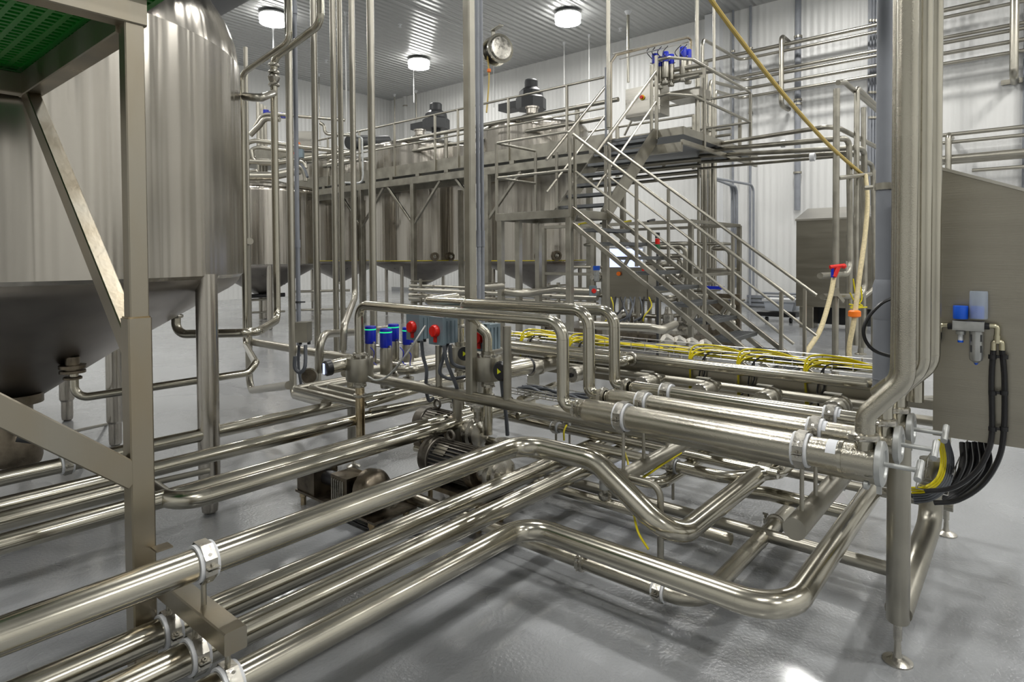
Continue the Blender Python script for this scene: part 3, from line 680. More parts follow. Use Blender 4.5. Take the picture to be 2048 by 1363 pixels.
# pipe from the huge tank outlet, up along its edge
X1_, Y1_ = vert(483.5, 496, 560, .026)
top1 = P(579, 82, X=X1_ + .1)
low = [P(148, 745, d=3.95), P(149, 797, d=3.95), P(497, 745, d=4.35), P(512, 725, d=4.4), (X1_, Y1_, zat(489, 690, X1_, Y1_)), (X1_, Y1_, zat(489, 148, X1_, Y1_)), tuple(top1), (top1.x, top1.y, ZC)]
T1 = pipe('riser_pipe', 'pipe from the flanged outlet of the huge tank, kinking up along its right edge', 'pipe', low, .0255, [.10, .06, .05, .07, .1, .1], m='pipe')
fl = P(145, 738, d=3.95)
build('outlet_flange', B().lathe([(.04, .08), (.04, .03), (.075, .028), (.075, .008), (.045, .006), (.045, -.004), (.072, -.006), (.072, -.022), (.03, -.024)], fl, (0, 0, 1), 28).lathe([(.045, -.045), (.052, -.05), (.052, -.062), (.03, -.066)], fl, (0, 0, 1), 24), 'dark_cast', T1)
o, Xh, Yh = riser(491, 500, 400, .026, 0, 'slim riser against the right edge of the huge tank', zt=zat(495, 95, *vert(491, 500, 400, .026)))
# return pipe below with elbow
X0_, Y0_ = vert(489, 503.5, 600, .036)
pipe('process_pipe', 'pipe dropping beside the huge tank and turning right with a wide bend', 'pipe', [P(500, 482, d=6.6), (X0_, Y0_, zat(496, 484, X0_, Y0_)), (X0_, Y0_, zat(496, 781, X0_, Y0_)), tuple(P(578, 770, d=5.3))], .036, [.04, .15], m='pipe_far')
# skid pipe running along and turning in
a = P(497, 680, X=3.35); b_ = P(795, 735, X=3.35)
zz = (a.z + b_.z) / 2; ya = colY(500, 3.35, zz); yb_ = colY(808, 3.35, zz)
o = pipe('process_pipe', 'horizontal pipe from the far left bend to the blue topped valves', 'pipe', [(3.35, ya, zz), (3.35, yb_, zz), (4.2, yb_, zz)], .040, [.09], m='pipe_far')
# nested elbows left of the left valve
for i, (x, y, L) in enumerate(((588, 777, 0), (618, 775, 1), (655, 772, 2))):
    z = .62; p = P(x, y, Z=z)
    pipe('manifold_pipe', ('outer', 'middle', 'inner')[i] + ' of the three nested elbow pipes at the left end of the skid', 'pipe', [(p.x, colY(717, p.x, z), z), (p.x, p.y, z), (p.x + .9, p.y, z)], .026, [.05], m='pipe_far')
t = thing('pump_flange', 'round dark blind flange behind the grey flexible loops', 'flange', P(618, 752, d=5.3))
build('disc', B().lathe([(.07, 0), (.07, .02), (.03, .03), (.03, .12)], P(618, 752, d=5.3), (.6, .75, 0), 24), 'dark_cast', t)
build('rim', B().ring(P(618, 752, d=5.3), (.6, .75, 0), .062, .072, .012, 24), 'cast', t)
# thin white ceiling hangers
def hang(x, y0, y1, d, r, label, m='white', plate=True, grp=None):
    X, Y = colV(x, y0, d); z0 = zat(x, y1, X, Y)
    t = thing('ceiling_rod', label, 'rod', (X, Y, z0), grp)
    build('rod', B().cyl((X, Y, z0), (X, Y, ZC), r, 12), m, t)
    build('ceiling_cup', B().lathe([(r, -.12), (r * 2.4, -.02), (r * 2.6, 0)], (X, Y, ZC), (0, 0, 1), 16), 'white', t)
def dz(y): return (ZC - H) * FPX / (513 - y)      # depth of a ceiling point at this image row
for (x, yt, ybm, r, m, lab) in ((546, 52, 380, .022, 'white', 'white hanging rod under the top left lamp'), (691, 22, 345, .020, 'pvc', 'thin white rod between the steel risers'),
        (827, 135, 205, .022, 'fr', 'rod under the middle lamp'), (789, 187, 262, .028, 'pipe_far', 'thin steel rod just left of the white pipe'),
        (832, 180, 240, .03, 'pipe_far', 'thin steel rod right of the white pipe'), (600, 157, 265, .035, 'pipe_far', 'thin steel rod over the far tank'),
        (638, 145, 290, .02, 'pipe_far', 'thin rod rising right of the bent riser'), (1128, 85, 245, .022, 'pvc', 'thin white rod left of the staircase top'),
        (1178, 70, 300, .018, 'pvc', 'thin white rod just left of the tall stair post'), (1256, 24, 165, .045, 'pipe_far', 'steel rod above the catwalk control cabinet'), (987, 127, 215, .022, 'pvc', 'white rod under the hose reel')):
    hang(x, yt, ybm, dz(yt), r, lab, m)
X, Y = colV(811, 192, dz(192))
t = thing('vent_pipe', 'white plastic pipe in the back corner with a steel strap', 'pipe', (X, Y, zat(811, 300, X, Y)))
build('tube', B().cyl((X, Y, zat(811, 300, X, Y)), (X, Y, ZC), .125, 24), 'pvc', t)
build('strap', B().ring((X, Y, zat(811, 212, X, Y)), (0, 0, 1), .126, .14, .06).box((X + .15, Y - .15, zat(811, 212, X, Y)), (.1, .1, .2)), 'satin', t)
# hose reel on the ceiling
c = P(995, 100, d=15.5)
dz_ = V((-.765, -.644, 0)); sd = V((.644, -.765, 0)); ax_ = (dz_ * .75 + sd * .45).normalized()
t = thing('hose_reel', 'round steel hose reel hanging from the ceiling beside the lamp', 'hose reel', c)
build('drum', B().lathe([(.30, -.16), (.36, -.16), (.36, -.12), (.2, -.11), (.2, .11), (.36, .12), (.36, .16), (.30, .16)], c, ax_, 32), 'pipe', t)
build('coiled_hose', B().lathe([(.2, -.11), (.28, -.1), (.28, .1), (.2, .11)], c, ax_, 32, caps=False), 'black', t)
build('side_plate', B().lathe([(.30, .17), (.27, .20), (.1, .22), (.02, .22)], c, ax_, 32), 'cast', t)
build('bracket', B().bar(c - ax_ * .22, c - ax_ * .22 + V((0, 0, .55)), .12, .03).bar(c - ax_ * .25 + V((0, 0, .55)), c + ax_ * .2 + V((0, 0, .55)), .12, .03), 'satin', t)
cable('reel_hose', 'ochre hose hanging down from the ceiling reel', [c + V((0, 0, -.1)) - sd * .25, P(978, 150, d=15.4), P(976, 190, d=15.3), P(973, 225, d=15.2)], .02, 'hose2', cat='hose')
tag(build('hose_stopper', B().lathe([(.01, -.05), (.05, -.035), (.05, .035), (.01, .05)], P(978, 141, d=15.4), (0, 0, 1), 12), 'orange'), 'orange ball stopper on the hanging reel hose', 'hose stopper')
# ================================================ lower stair flight, landing, upper flight
K = 'pipe_far'
SXa, SXb = 7.1, 8.0
LZ = 2.30; LY0, LY1, LX0 = 4.87, 6.20, 7.02
TAN = LZ / (LY0 - 1.80)
def zs(y): return (LY0 - y) * -TAN + LZ
t = thing('staircase', 'lower steel stair flight with open grated treads and handrails', 'staircase', ((SXa + SXb) / 2, 1.8, 0))
for X in (SXa, SXb):
    s_ = B().bar((X, LY0 + .02, LZ + .02), (X, 1.93, zs(1.93) + .05), .045, .06, up=(0, 0, 1)).bar((X, LY0 + .02, LZ - .20), (X, 1.93, zs(1.93) - .13), .045, .06, up=(0, 0, 1))
    for y in (4.8, 4.0, 3.1, 2.2): s_.bar((X, y, zs(y) + .0), (X, y + .10, zs(y) - .16), .04, .04)
    build('stringer', s_, 'satin', t)
NT = 11
def tread(t, X0, X1, Y0, Y1, z, along='X', par='tread'):
    b = B()
    if along == 'X':
        b.bb(X0, X1, Y0, Y0 + .012, z - .045, z); b.bb(X0, X1, Y1 - .012, Y1, z - .045, z); b.bb(X0, X0 + .008, Y0, Y1, z - .045, z); b.bb(X1 - .008, X1, Y0, Y1, z - .045, z)
        for k in range(8): yy = Y0 + .02 + (Y1 - Y0 - .04) * k / 7; b.bb(X0, X1, yy - .006, yy + .006, z - .030, z)
    else:
        b.bb(X0, X0 + .012, Y0, Y1, z - .045, z); b.bb(X1 - .012, X1, Y0, Y1, z - .045, z)
        for k in range(8): xx = X0 + .02 + (X1 - X0 - .04) * k / 7; b.bb(xx - .006, xx + .006, Y0, Y1, z - .030, z)
    build(par, b, 'tread', t)
for k in range(NT):
    z = LZ * (k + 1) / (NT + 1); y = 1.80 + (LY0 - 1.80) * (k + 1) / (NT + 1)
    tread(t, SXa + .02, SXb - .02, y - .14, y + .12, z - .08)
for X, n in ((SXa, 'near'), (SXb, 'far')):
    pts = [(X, 2.0, zs(2.0) + 1.02), (X, LY0, LZ + 1.02)]
    build('handrail', B().tube(pts, .021, 12), K, t); build('mid_rail', B().tube([(p[0], p[1], p[2] - .48) for p in pts], .016, 10), K, t)
    for y in (2.13, 3.0, 3.9, LY0 - .03):
        z0 = 0 if y < 2.2 else zs(y) - .06
        build('rail_post', B().bar((X, y, z0), (X, y, zs(y) + 1.0), .038, .038, .006), K, t)
t = thing('stair_landing', 'steel stair landing on square legs with a handrail round its left side', 'landing', (7.5, 5.5, 0))
LX1 = 8.02
b = B(); 
for (a, c) in (((LX0, LY0), (LX1, LY0)), ((LX0, LY1), (LX1, LY1)), ((LX0, LY0), (LX0, LY1)), ((LX1, LY0), (LX1, LY1))):
    b.bar((a[0], a[1], LZ - .06), (c[0], c[1], LZ - .06), .04, .11, .005)
build('frame', b, 'satin', t)
b = B()
for k in range(30): y = LY0 + (LY1 - LY0) * k / 29; b.bb(LX0, LX1, y - .004, y + .004, LZ - .03, LZ)
build('grating', b, 'tread', t)
for (x, y) in ((LX0 + .03, LY0 + .03), (LX0 + .03, LY1 - .05), (LX0 + .45, LY1 - .05), (LX1 - .03, LY0 + .03), (LX1 - .05, LY1 - .05)):
    build('leg', B().bar((x, y, 0), (x, y, LZ - .1), .085, .085, .008), 'satin', t)
hr = LZ + 1.05
for (z, nm) in ((hr, 'top_rail'), (hr - .52, 'mid_rail')):
    p, _ = fillet([(LX1 - .05, LY1, z), (LX0, LY1, z), (LX0, LY0 + .0, z), (LX0, LY0, z - .6 if nm == 'top_rail' else z - .02)], [.05, .06])
    build(nm, B().tube(p, .020, 12), K, t)
for (x, y) in ((LX0, LY0), (LX0, LY1), (LX1 - .05, LY1)): build('rail_post', B().bar((x, y, LZ - .1), (x, y, hr - .01), .038, .038, .006), K, t)
# upper flight along X
UZ = 3.72; UX0, UX1 = LX1, 9.55; UY0, UY1 = 4.93, 5.83
TU = (UZ - LZ) / (UX1 - UX0)
t = thing('staircase', 'upper steel stair flight climbing from the landing to the catwalk', 'staircase', (UX0, 5.4, LZ))
for Y in (UY0, UY1):
    build('stringer', B().poly([(UX0 - .1, Y - .015, LZ - .12), (UX0 + .08, Y - .015, LZ - .12), (UX1 + .12, Y - .015, UZ - .16), (UX1 + .12, Y - .015, UZ + .06), (UX1, Y - .015, UZ + .06), (UX0 - .1, Y - .015, LZ + .03)], (0, .03, 0)), 'satin', t)
n = 7
for k in range(n): 
    x = UX0 + (UX1 - UX0) * (k + .8) / (n + .5); z = LZ + (UZ - LZ) * (k + .8) / (n + .5); tread(t, x - .10, x + .12, UY0 + .015, UY1 - .015, z, 'Y')
for Y in (UY0, UY1):
    pts = [(UX0 - .25, Y, LZ + .85), (UX1 + .1, Y, UZ + 1.03)]
    build('handrail', B().tube(pts, .024, 12), K, t); build('mid_rail', B().tube([(p[0], p[1], p[2] - .5) for p in pts], .018, 10), K, t)
    build('rail_post', B().bar((UX0 + .02, Y, LZ - .1), (UX0 + .02, Y, LZ + 1.0), .04, .04), K, t)
    build('rail_post', B().bar((UX1 + .12, Y, UZ - .1), (UX1 + .12, Y, UZ + 1.3), .05, .05), K, t)
# ---- catwalk
CX = 9.66; CYE = 4.45; CY2 = 19.5; CX2 = 14.5
t = thing('catwalk', 'long steel catwalk along the tall tanks with columns and knee braces', 'catwalk', (CX, 12, 0))
dk = B()
# deck in strips round the tanks
for (x0, x1, y0, y1) in ((CX, 10.5, CYE, CY2), (10.5, 13.2, CYE, 7.7), (10.5, CX2, 11.0, 11.6), (10.5, CX2, 15.2, 15.7)): dk.bb(x0, x1, y0, y1, UZ - .04, UZ)
build('deck', dk, 'tread', t)
build('toe_plate', B().bb(CX - .01, CX + .0, UY1 + .05, CY2, UZ - .14, UZ + .12), 'satin', t)
build('toe_plate', B().bb(CX, 13.2, CYE - .01, CYE, UZ - .08, UZ + .05), 'satin', t)
build('toe_plate', B().bb(CX - .01, CX, CYE, UY0, UZ - .08, UZ + .05), 'satin', t)
build('edge_beam', B().bar((CX, CYE + .02, UZ - .28), (CX, CY2, UZ - .28), .06, .16), 'satin', t)
build('edge_beam', B().bar((CX, CYE + .02, UZ - .20), (13.2, CYE + .02, UZ - .20), .05, .08), 'satin', t)
build('inner_beam', B().bar((10.6, 6, UZ - .28), (10.6, CY2, UZ - .28), .06, .16), 'satin', t)
y = 6.2
while y < CY2: build('spacer', B().bb(CX - .03, CX + .05, y - .06, y + .06, UZ - .21, UZ - .13), 'satin', t); y += .95
zb = UZ - .36
for i, xi in enumerate((826, 974, 722)):
    Yc = colY(xi, CX, 2.0)
    c = build('column', B().bar((CX + .02, Yc, 0), (CX + .02, Yc, zb), .11, .11, .008), 'satin', t)
    for s in (-1, 1): build('knee_brace', B().bar((CX + .02, Yc, zb - .95), (CX + .02, Yc + s * .92, zb), .055, .055), 'satin', t)
for (x, y) in ((11.4, 7.4), (11.4, 11.3), (11.4, 15.4), (13.0, 7.5)): build('column', B().bar((x, y, 0), (x, y, zb), .11, .11), 'satin', t)
# railing along the front
t = thing('railing', 'two bar railing along the front of the catwalk by the tall tanks', 'railing', (CX, 12, UZ))
rt = UZ + 1.13; rm = UZ + .58
build('top_rail', B().cyl((CX, UY1 + .12, rt), (CX, CY2, rt), .023, 12), K, t); build('mid_rail', B().cyl((CX, UY1 + .12, rm), (CX, CY2, rm), .019, 12), K, t)
for xi in (1018, 1135, 917, 871, 790, 720, 657):
    y = colY(xi, CX, rt); build('rail_post', B().bar((CX - .02, y, UZ - .12), (CX - .02, y, rt), .055, .035), K, t)
t = thing('railing', 'second railing behind the tall tank domes', 'railing', (11.0, 12, UZ))
for z in (rt, rt - .28): build('rail', B().cyl((13.6, 6.0, z), (13.6, CY2, z), .028, 12), K, t)
for y in (6.0, 8, 10, 12, 14, 16, 18): build('rail_post', B().cyl((13.6, y, UZ - .1), (13.6, y, rt), .05, 12), K, t)
for i, (x, z, r, y0) in enumerate(((10.75, UZ + 1.0, .045, 6.3), (10.9, UZ + .72, .045, 6.6), (13.2, UZ + .5, .03, 5.0), (13.2, UZ + .36, .03, 5.0), (13.2, UZ + .22, .03, 5.0), (13.2, UZ + .64, .03, 5.0))):
    pipe('overhead_pipe', ('upper thick pipe running over the tall tank domes', 'lower thick pipe running over the tall tank domes', 'second lowest of the thin pipes behind the tank domes', 'third of the thin pipes behind the tank domes', 'lowest thin pipe behind the tank domes', 'top one of the thin pipes behind the tank domes')[i], 'pipe', [(x, y0, z), (x, 18.5, z)], r, m='pipe_far')
for i, yy in enumerate((7.3, 11.2, 15.5)):
    z = UZ + 1.02; tag(build('pipe_stand', B().cyl((10.8, yy, UZ), (10.8, yy, z - .03), .05, 14), K), ('right hand', 'middle', 'far')[i] + ' round stand holding the thick pipes over the tanks', 'pipe stand')
# dark fan housings behind the domes
for i, (xc, yc, d, s) in enumerate(((1062, 190, 19, .62), (872, 233, 22, .64))):
    c = P(xc, yc, d=d); t = thing('agitator_motor', ('right', 'left')[i] + ' dark fan motor housing rising behind the tank domes', 'motor', c - V((0, 0, .45)))
    build('housing', B().lathe([(.75 * s, -.45), (.75 * s, -.12), (.62 * s, -.05), (.58 * s, .10), (.35 * s, .22)], c, (0, 0, 1), 8), 'dark', t)
    build('fan_cap', B().lathe([(.34 * s, .20), (.34 * s, .42), (.28 * s, .46), (.02, .47)], c, (0, 0, 1), 24), 'dark', t)
    build('side_box', B().box(c + V((.1, .75, -.22)), (.5, .9, .22)), 'dark', t)
    build('base', B().cyl(c - V((0, 0, c.z - UZ + .05)), c - V((0, 0, .44)), .16, 12), 'dark', t)
# railing around the right end of the catwalk
t = thing('railing', 'railing with angled corners around the right end of the catwalk', 'railing', (11.2, CYE, UZ))
for z, nm in ((UZ + 1.22, 'top_rail'), (UZ + .62, 'mid_rail')):
    p, _ = fillet([(CX, UY0 - .05, z), (CX, CYE + .25, z), (CX + .35, CYE - .0, z), (12.8, CYE, z), (12.8, 5.6, z)], .06); build(nm, B().tube(p, .026, 12), K, t)
for (x, y) in ((CX + .85, CYE), (12.8, CYE)): build('rail_post', B().bar((x, y, UZ - .2), (x, y, UZ + 1.2), .06, .05), K, t)
t = thing('railing', 'far side railing behind the catwalk control cabinet', 'railing', (13.5, 6, UZ))
for z, nm in ((UZ + 1.25, 'top_rail'), (UZ + .1, 'low_rail')):
    p, _ = fillet([(12.9, 7.4, z - .5 if nm == 'top_rail' else z), (12.9, 7.1, z), (12.9, 4.6, z)], .05); build(nm, B().tube(p, .028, 12), K, t)
for y in (4.7, 5.4, 6.4): build('rail_post', B().bar((12.9, y, UZ - .1), (12.9, y, UZ + .75), .06, .06), K, t)
# control cabinet on the catwalk
def facing(x0, x1, yt, yb, X, dep, name, label, cat, m='sheet2'):
    a = P(x0, (yt + yb) / 2, X=X); b_ = P(x1, (yt + yb) / 2, X=X); zt = P((x0 + x1) / 2, yt, X=X).z; zb_ = P((x0 + x1) / 2, yb, X=X).z
    t = thing(name, label, cat, (X, (a.y + b_.y) / 2, zb_))
    build('enclosure', B().bb(X, X + dep, a.y, b_.y, zb_, zt), m, t)
    build('door', B().bb(X - .02, X - .001, a.y - .01, b_.y + .01, zb_ + .01, zt - .01), m, t)
    return t, a.y, b_.y, zb_, zt
t, ya, yb2, z0, z1 = facing(1251, 1322, 172, 232, 10.9, .35, 'control_cabinet', 'bright steel control cabinet on the catwalk with a red and yellow switch', 'control cabinet')
sp = P(1285, 195, X=10.88)
kk = build('isolator_plate', B().cyl(sp, sp - V((.02, 0, 0)), .05, 16), mat('yellow_plate', (.8, .6, .02), .4), t)
build('isolator_knob', B().cyl(sp - V((.02, 0, 0)), sp - V((.06, 0, 0)), .032, 12), 'red', kk)
# tall posts in front of the cabinet, hoops and vertical pipes
def vpipe(xl, xr, y, r, y0, y1, label, m=K, name='vertical_pipe', hook=None):
    X, Y = vert(xl, xr, y, r); za = zat((xl + xr) / 2, y0, X, Y) if y0 is not None else 0; zb = ZC if y1 is None else zat((xl + xr) / 2, y1, X, Y)
    return pipe(name, label, 'pipe', [(X, Y, za), (X, Y, zb)], r, m=m)
def cpole(xc, d, r, y0, y1, label, m=K, name='vertical_pipe'):
    X, Y = colV(xc, (y0 if y0 else 500), d); za = zat(xc, y0, X, Y) if y0 is not None else 0; zb = ZC if y1 is None else zat(xc, y1, X, Y)
    return pipe(name, label, 'pipe', [(X, Y, za), (X, Y, zb)], r, m=m)
cpole(1217, 10.4, .034, 255, None, 'tall steel post rising to the ceiling beside the upper stair')
cpole(1212, 10.5, .020, 280, 135, 'grey cable sleeve beside the tall stair post', 'grey')
cpole(1394, 12.0, .034, 285, None, 'tall pipe to the ceiling right of the blue topped valves')
cpole(1428, 13.2, .030, 285, None, 'thin pipe to the ceiling at the foot of the ochre hose')
cpole(1303, 10.9, .03, 268, 130, 'square post at the top of the upper stair')
for i, (x, yt, r) in enumerate(((1397, 148, .03), (1425, 200, .028))):
    cpole(x, 13.0 + .2 * i, r, 640, yt, ('first', 'second', 'third', 'fourth', 'fifth')[i] + ' upright of the pipe cluster right of the catwalk end')
# cable hoop over the blue topped valves
hp = [P(1222, 280, d=10.6), P(1222, 125, d=10.6), P(1232, 110, d=10.7), P(1376, 75, d=12.2), P(1382, 80, d=12.2), P(1382, 150, d=12.2)]
tag(build('cable_hoop', B().tube(fillet(hp, .06)[0], .022, 10), 'frame'), 'bent tube hoop carrying cables over the blue topped valves', 'cable support')
tag(build('wire_tray', B().tube([P(1225, 108, d=10.7), P(1376, 72, d=12.2)], .012, 6).tube([P(1240, 118, d=10.7), P(1376, 84, d=12.2)], .014, 6), 'wire'), 'thin wire tray on top of the cable hoop', 'cable tray')
BT_ = []
def blue_valve(c, s, label, grp, lit=False, band=True):
    c = V(c); t = thing('mixproof_valve', label, 'valve', c - V((0, 0, .30 * s)), grp)
    build('actuator', B().lathe([(.05 * s, -.14 * s), (.055 * s, -.12 * s), (.055 * s, .10 * s), (.05 * s, .12 * s)], c - V((0, 0, .12 * s)), (0, 0, 1), 24), K, t)
    tp = build('control_top', B().lathe([(.052 * s, 0), (.054 * s, .02 * s), (.054 * s, .155 * s), (.05 * s, .165 * s), (.01, .168 * s)], c, (0, 0, 1), 24), 'blue', t)
    if lit: build('status_band', B().ring(c + V((0, 0, .135 * s)), (0, 0, 1), .0541 * s, .0548 * s, .010 * s, 24), 'green', tp)
    build('yoke', B().lathe([(.03 * s, -.34 * s), (.02 * s, -.33 * s), (.02 * s, -.26 * s)], c, (0, 0, 1), 16).lathe([(.05 * s, -.36 * s), (.055 * s, -.34 * s), (.055 * s, -.32 * s), (.03 * s, -.31 * s)], c, (0, 0, 1), 20), 'cast', t)
    b = B()
    for k in range(3): a = k * 2.1 + .3; b.cyl(c + V((.05 * s * cos(a), .05 * s * sin(a), .01)), c + V((.085 * s * cos(a), .085 * s * sin(a), .015)), .009 * s, 8)
    build('air_fitting', b, 'cast', t)
    return t
for i, (x, y) in enumerate(((1310, 128), (1320, 134), (1331, 124), (1342, 129), (1366, 116), (1376, 121))):
    blue_valve(P(x, y, d=11.6 + .12 * (i % 2)), 1.12 if i < 4 else 1.2, ('leftmost', 'second', 'third', 'fourth', 'fifth, and tallest,', 'rightmost')[i] + ' blue topped valve on the catwalk cluster', None)
    cable('signal_cable', ('leftmost', 'second', 'third', 'fourth', 'fifth', 'rightmost')[i] + ' thin black cable looping down to the catwalk valves', [P(x - 12 + 2 * i, 90 - 1.5 * i + 6, d=11.5), P(x - 16, 105, d=11.5), P(x - 6, 118, d=11.5)], .008, 'black')
for i, (x0, y0, x1, y1) in enumerate(((1312, 146, 1415, 128), (1320, 157, 1430, 140), (1312, 170, 1400, 150))):
    pipe('manifold_pipe', ('upper', 'middle', 'lower')[i] + ' horizontal manifold pipe under the catwalk valves', 'pipe', [P(x0, y0, X=11.0), P(x1, y1, X=11.0)], .045, m=K)
t, *_ = facing(1338, 1400, 178, 196, 11.3, .5, 'drip_tray_box', 'bright steel box below the catwalk valves', 'box')
# ================================================ vertical pipe bundle at the right, dropping into the headers
for i, (xc, xport) in enumerate(((1812, 1730), (1843, 1767), (1864, 1795))):
    X = HX[i]; Yv = colY(xc, X, 1.6); yp = colY(xport, X, HZ[i] + .1)
    if i == 0: zk, ze = P(1812, 790, X=X, Y=None).z, 1.06
    zk = (1.20, 1.22, 1.20)[i]; ze = (1.055, 1.08, 1.075)[i]
    Yv = min(Yv, yp - .10)
    o = pipe('down_pipe', ('thickest looking down pipe at the right, elbowing into the nearest header', 'second down pipe of the right bundle, feeding the middle header', 'third down pipe of the right bundle beside the big cabinet')[i], 'pipe',
             [(X, Yv, ZC), (X, Yv, zk), (X, yp, ze), (X, yp, HZ[i] + HR[i] * .8)], (.034, .032, .032)[i], [.10, .08], m=('wet', 'pipe', 'pipe')[i])
    union(o, (X, yp, HZ[i] + HR[i] + .035), (0, 0, 1), .034, nut=(-.8, .6, 0))
    build('port', B().lathe([(.036, -.02), (.034, .03)], (X, yp, HZ[i] + HR[i]), (0, 0, 1), 20), 'pipe', o)
X, Y = vert(1793, 1806, 300, .022)
pipe('down_pipe', 'thin wet down pipe at the left edge of the right bundle', 'pipe', [(2.95, colY(1798, 2.95, 2), ZC), (2.95, colY(1798, 2.95, 2), 1.15), (3.1, colY(1798, 2.95, 2) + .1, 1.05)], .026, .08, m='wet')
pipe('down_pipe', 'rearmost down pipe of the right bundle', 'pipe', [(3.25, colY(1834, 3.25, 2), ZC), (3.25, colY(1834, 3.25, 2), 1.0)], .033)
pipe('down_pipe', 'round ended insulated pipe behind the right bundle', 'pipe', [(3.9, colY(1786, 3.9, 1.7), .7), (3.9, colY(1786, 3.9, 1.7), P(1786, 385, X=3.9).z), (4.3, colY(1786, 3.9, 1.7) - .15, P(1786, 385, X=3.9).z)], .075, [.10], m='satin', seg=28)
# grey plastic riser in two diameters
Xq, Yq = 3.75, colY(1768, 3.75, 1.6)
t = thing('plastic_riser', 'grey plastic riser widening at a socket, left of the right pipe bundle', 'pipe', (Xq, Yq, .55))
build('upper_tube', B().cyl((Xq, Yq, P(1768, 590, X=Xq).z), (Xq, Yq, ZC), .040, 24), 'grey', t)
build('lower_tube', B().cyl((Xq, Yq, .55), (Xq, Yq, P(1768, 600, X=Xq).z), .050, 24), 'grey', t)
build('socket', B().lathe([(.042, .03), (.052, -.005), (.052, -.17), (.050, -.18)], (Xq, Yq, P(1768, 570, X=Xq).z + .0), (0, 0, 1), 24), 'grey', t)
for yy in (373,): build('pipe_strap', B().ring((Xq, Yq, P(1768, yy, X=Xq).z), (0, 0, 1), .041, .046, .035).cyl((Xq, Yq + .05, P(1768, yy, X=Xq).z), (Xq, Yq + .09, P(1768, yy, X=Xq).z), .012, 8), 'satin', t)
for yy in (757, 775, 790): build('cable_tie', B().ring((Xq, Yq, P(1768, yy, X=Xq).z), (0, 0, 1), .050, .053, .006), 'grey', t)
cable('black_hose', 'black hose bowing out to the left of the right pipe bundle', [P(1795, 592, d=3.0), P(1762, 607, d=3.0), P(1733, 640, d=3.0), P(1728, 672, d=3.0), P(1748, 700, d=3.0), P(1795, 716, d=3.0)], .0085, 'black', cat='hose')
# ================================================ big control cabinet at the right edge
KX = 3.42
yL = colY(1868, KX, 1.5); yR = -.22
zb0 = P(1950, 882, X=KX).z; ztl = P(1877, 337, X=KX); ztr = P(2048, 381, X=KX)
sl = (ztr.z - ztl.z) / (ztr.y - ztl.y)
zl = ztl.z + sl * (yL - ztl.y); zr = ztl.z + sl * (yR - ztl.y)
t = thing('control_cabinet', 'large brushed steel cabinet with a sloping top, cut by the right edge', 'control cabinet', (KX, yL, zb0))
build('enclosure', B().poly([(KX, yL, zb0), (KX, yR, zb0), (KX, yR, zr), (KX, yL, zl)], (.75, 0, 0)), 'sheet', t)
build('roof_lip', B().poly([(KX - .012, yL, zl - .004), (KX - .012, yR, zr - .004), (KX - .012, yR, zr + .010), (KX - .012, yL, zl + .010)], (.78, 0, 0)), 'sheet2', t)
build('mounting_arm', B().bar((KX + .5, yL - .03, zb0 + .04), (KX + .5, yL + .2, zb0 + .04), .05, .05).bar((KX + .5, yL + .2, zb0 + .04), (FX, FY, zb0 - .02), .04, .04), 'satin', t)
# air preparation unit on it
def kp(x, y, off=0): p = P(x, y, X=KX - off); return p
t = thing('air_regulator', 'grey air filter regulator with two blue knobs on the big cabinet', 'air regulator', kp(1940, 660))
o_ = .045
def cyl_at(x, y0, y1, wpx, m, nm, prof=None, off=o_, seg=24, par=None):
    a = P(x, y1, X=KX - off); b_ = P(x, y0, X=KX - off); r = wpx / 2 * a.x / P(x, y0, X=1).x * 0
    dd = (V((KX - off, a.y, 0))).dot(V((AX_F.x, AX_F.y, 0))); r = wpx / 2 / FPX * dd / 1.22
    Lh = b_.z - a.z
    pr = prof(r, Lh) if prof else [(r * .96, 0), (r, Lh * .06), (r, Lh * .94), (r * .96, Lh)]
    return build(nm, B().lathe(pr, (a.x, a.y, a.z), (0, 0, 1), seg), m, par or t), V((a.x, a.y, a.z)), r, Lh
body = B(); a = kp(1906, 640, o_); b_ = kp(1969, 662, o_)
body.bb(KX - .075, KX - .012, a.y, b_.y, b_.z, a.z); body.bb(KX - .08, KX - .07, a.y - .003, b_.y + .003, b_.z + .008, a.z - .004)
build('valve_block', body, 'fr', t)
cyl_at(1921, 611, 637, 31, 'blue2', 'pressure_knob'); cyl_at(1955, 612, 636, 27, 'blue2', 'pressure_knob')
cyl_at(1957, 582, 637, 37, 'clear', 'clear_cover', off=.045)
cyl_at(1921, 661, 668, 20, 'fr', 'gauge_neck'); cyl_at(1921, 667, 680, 11, 'white', 'silencer'); cyl_at(1921, 680, 684, 12, 'blue2', 'silencer_tip')
o, p0, rr, Lh = cyl_at(1952, 662, 720, 28, 'fr', 'filter_bowl', prof=lambda r, L: [(r * .3, -.012), (r * .55, -.006), (r * .88, 0), (r, L * .1), (r, L)])
b = B()
for (k, w) in ((.25, -1), (.25, 1), (.62, -1), (.62, 1)): 
    an = math.atan2(-p0.y, -p0.x) + w * .75
    b.box(p0 + V((cos(an) * rr, sin(an) * rr, Lh * k + .02)), (.004, .006, .03), rz=an)
build('sight_slot', b, 'dark', o)
cyl_at(1952, 721, 729, 11, 'blue2', 'drain_plug', prof=lambda r, L: [(r * .4, 0), (r, L * .6), (r, L)])
for (x0, x1) in ((1895, 1906), (1968, 1979)): 
    pa, pb = kp(x0, 652, o_), kp(x1, 652, o_); build('port_nut', B().cyl(pa, pb, .014, 8), 'black', t)
M['brass'] = mat('nickel_fitting', (.62, .58, .42), .3, 1)
build('elbow_fitting', B().tube(fillet([kp(1896, 650, o_), kp(1880, 650, o_), kp(1879, 662, o_)], .015)[0], .0095, 12), 'brass', t)
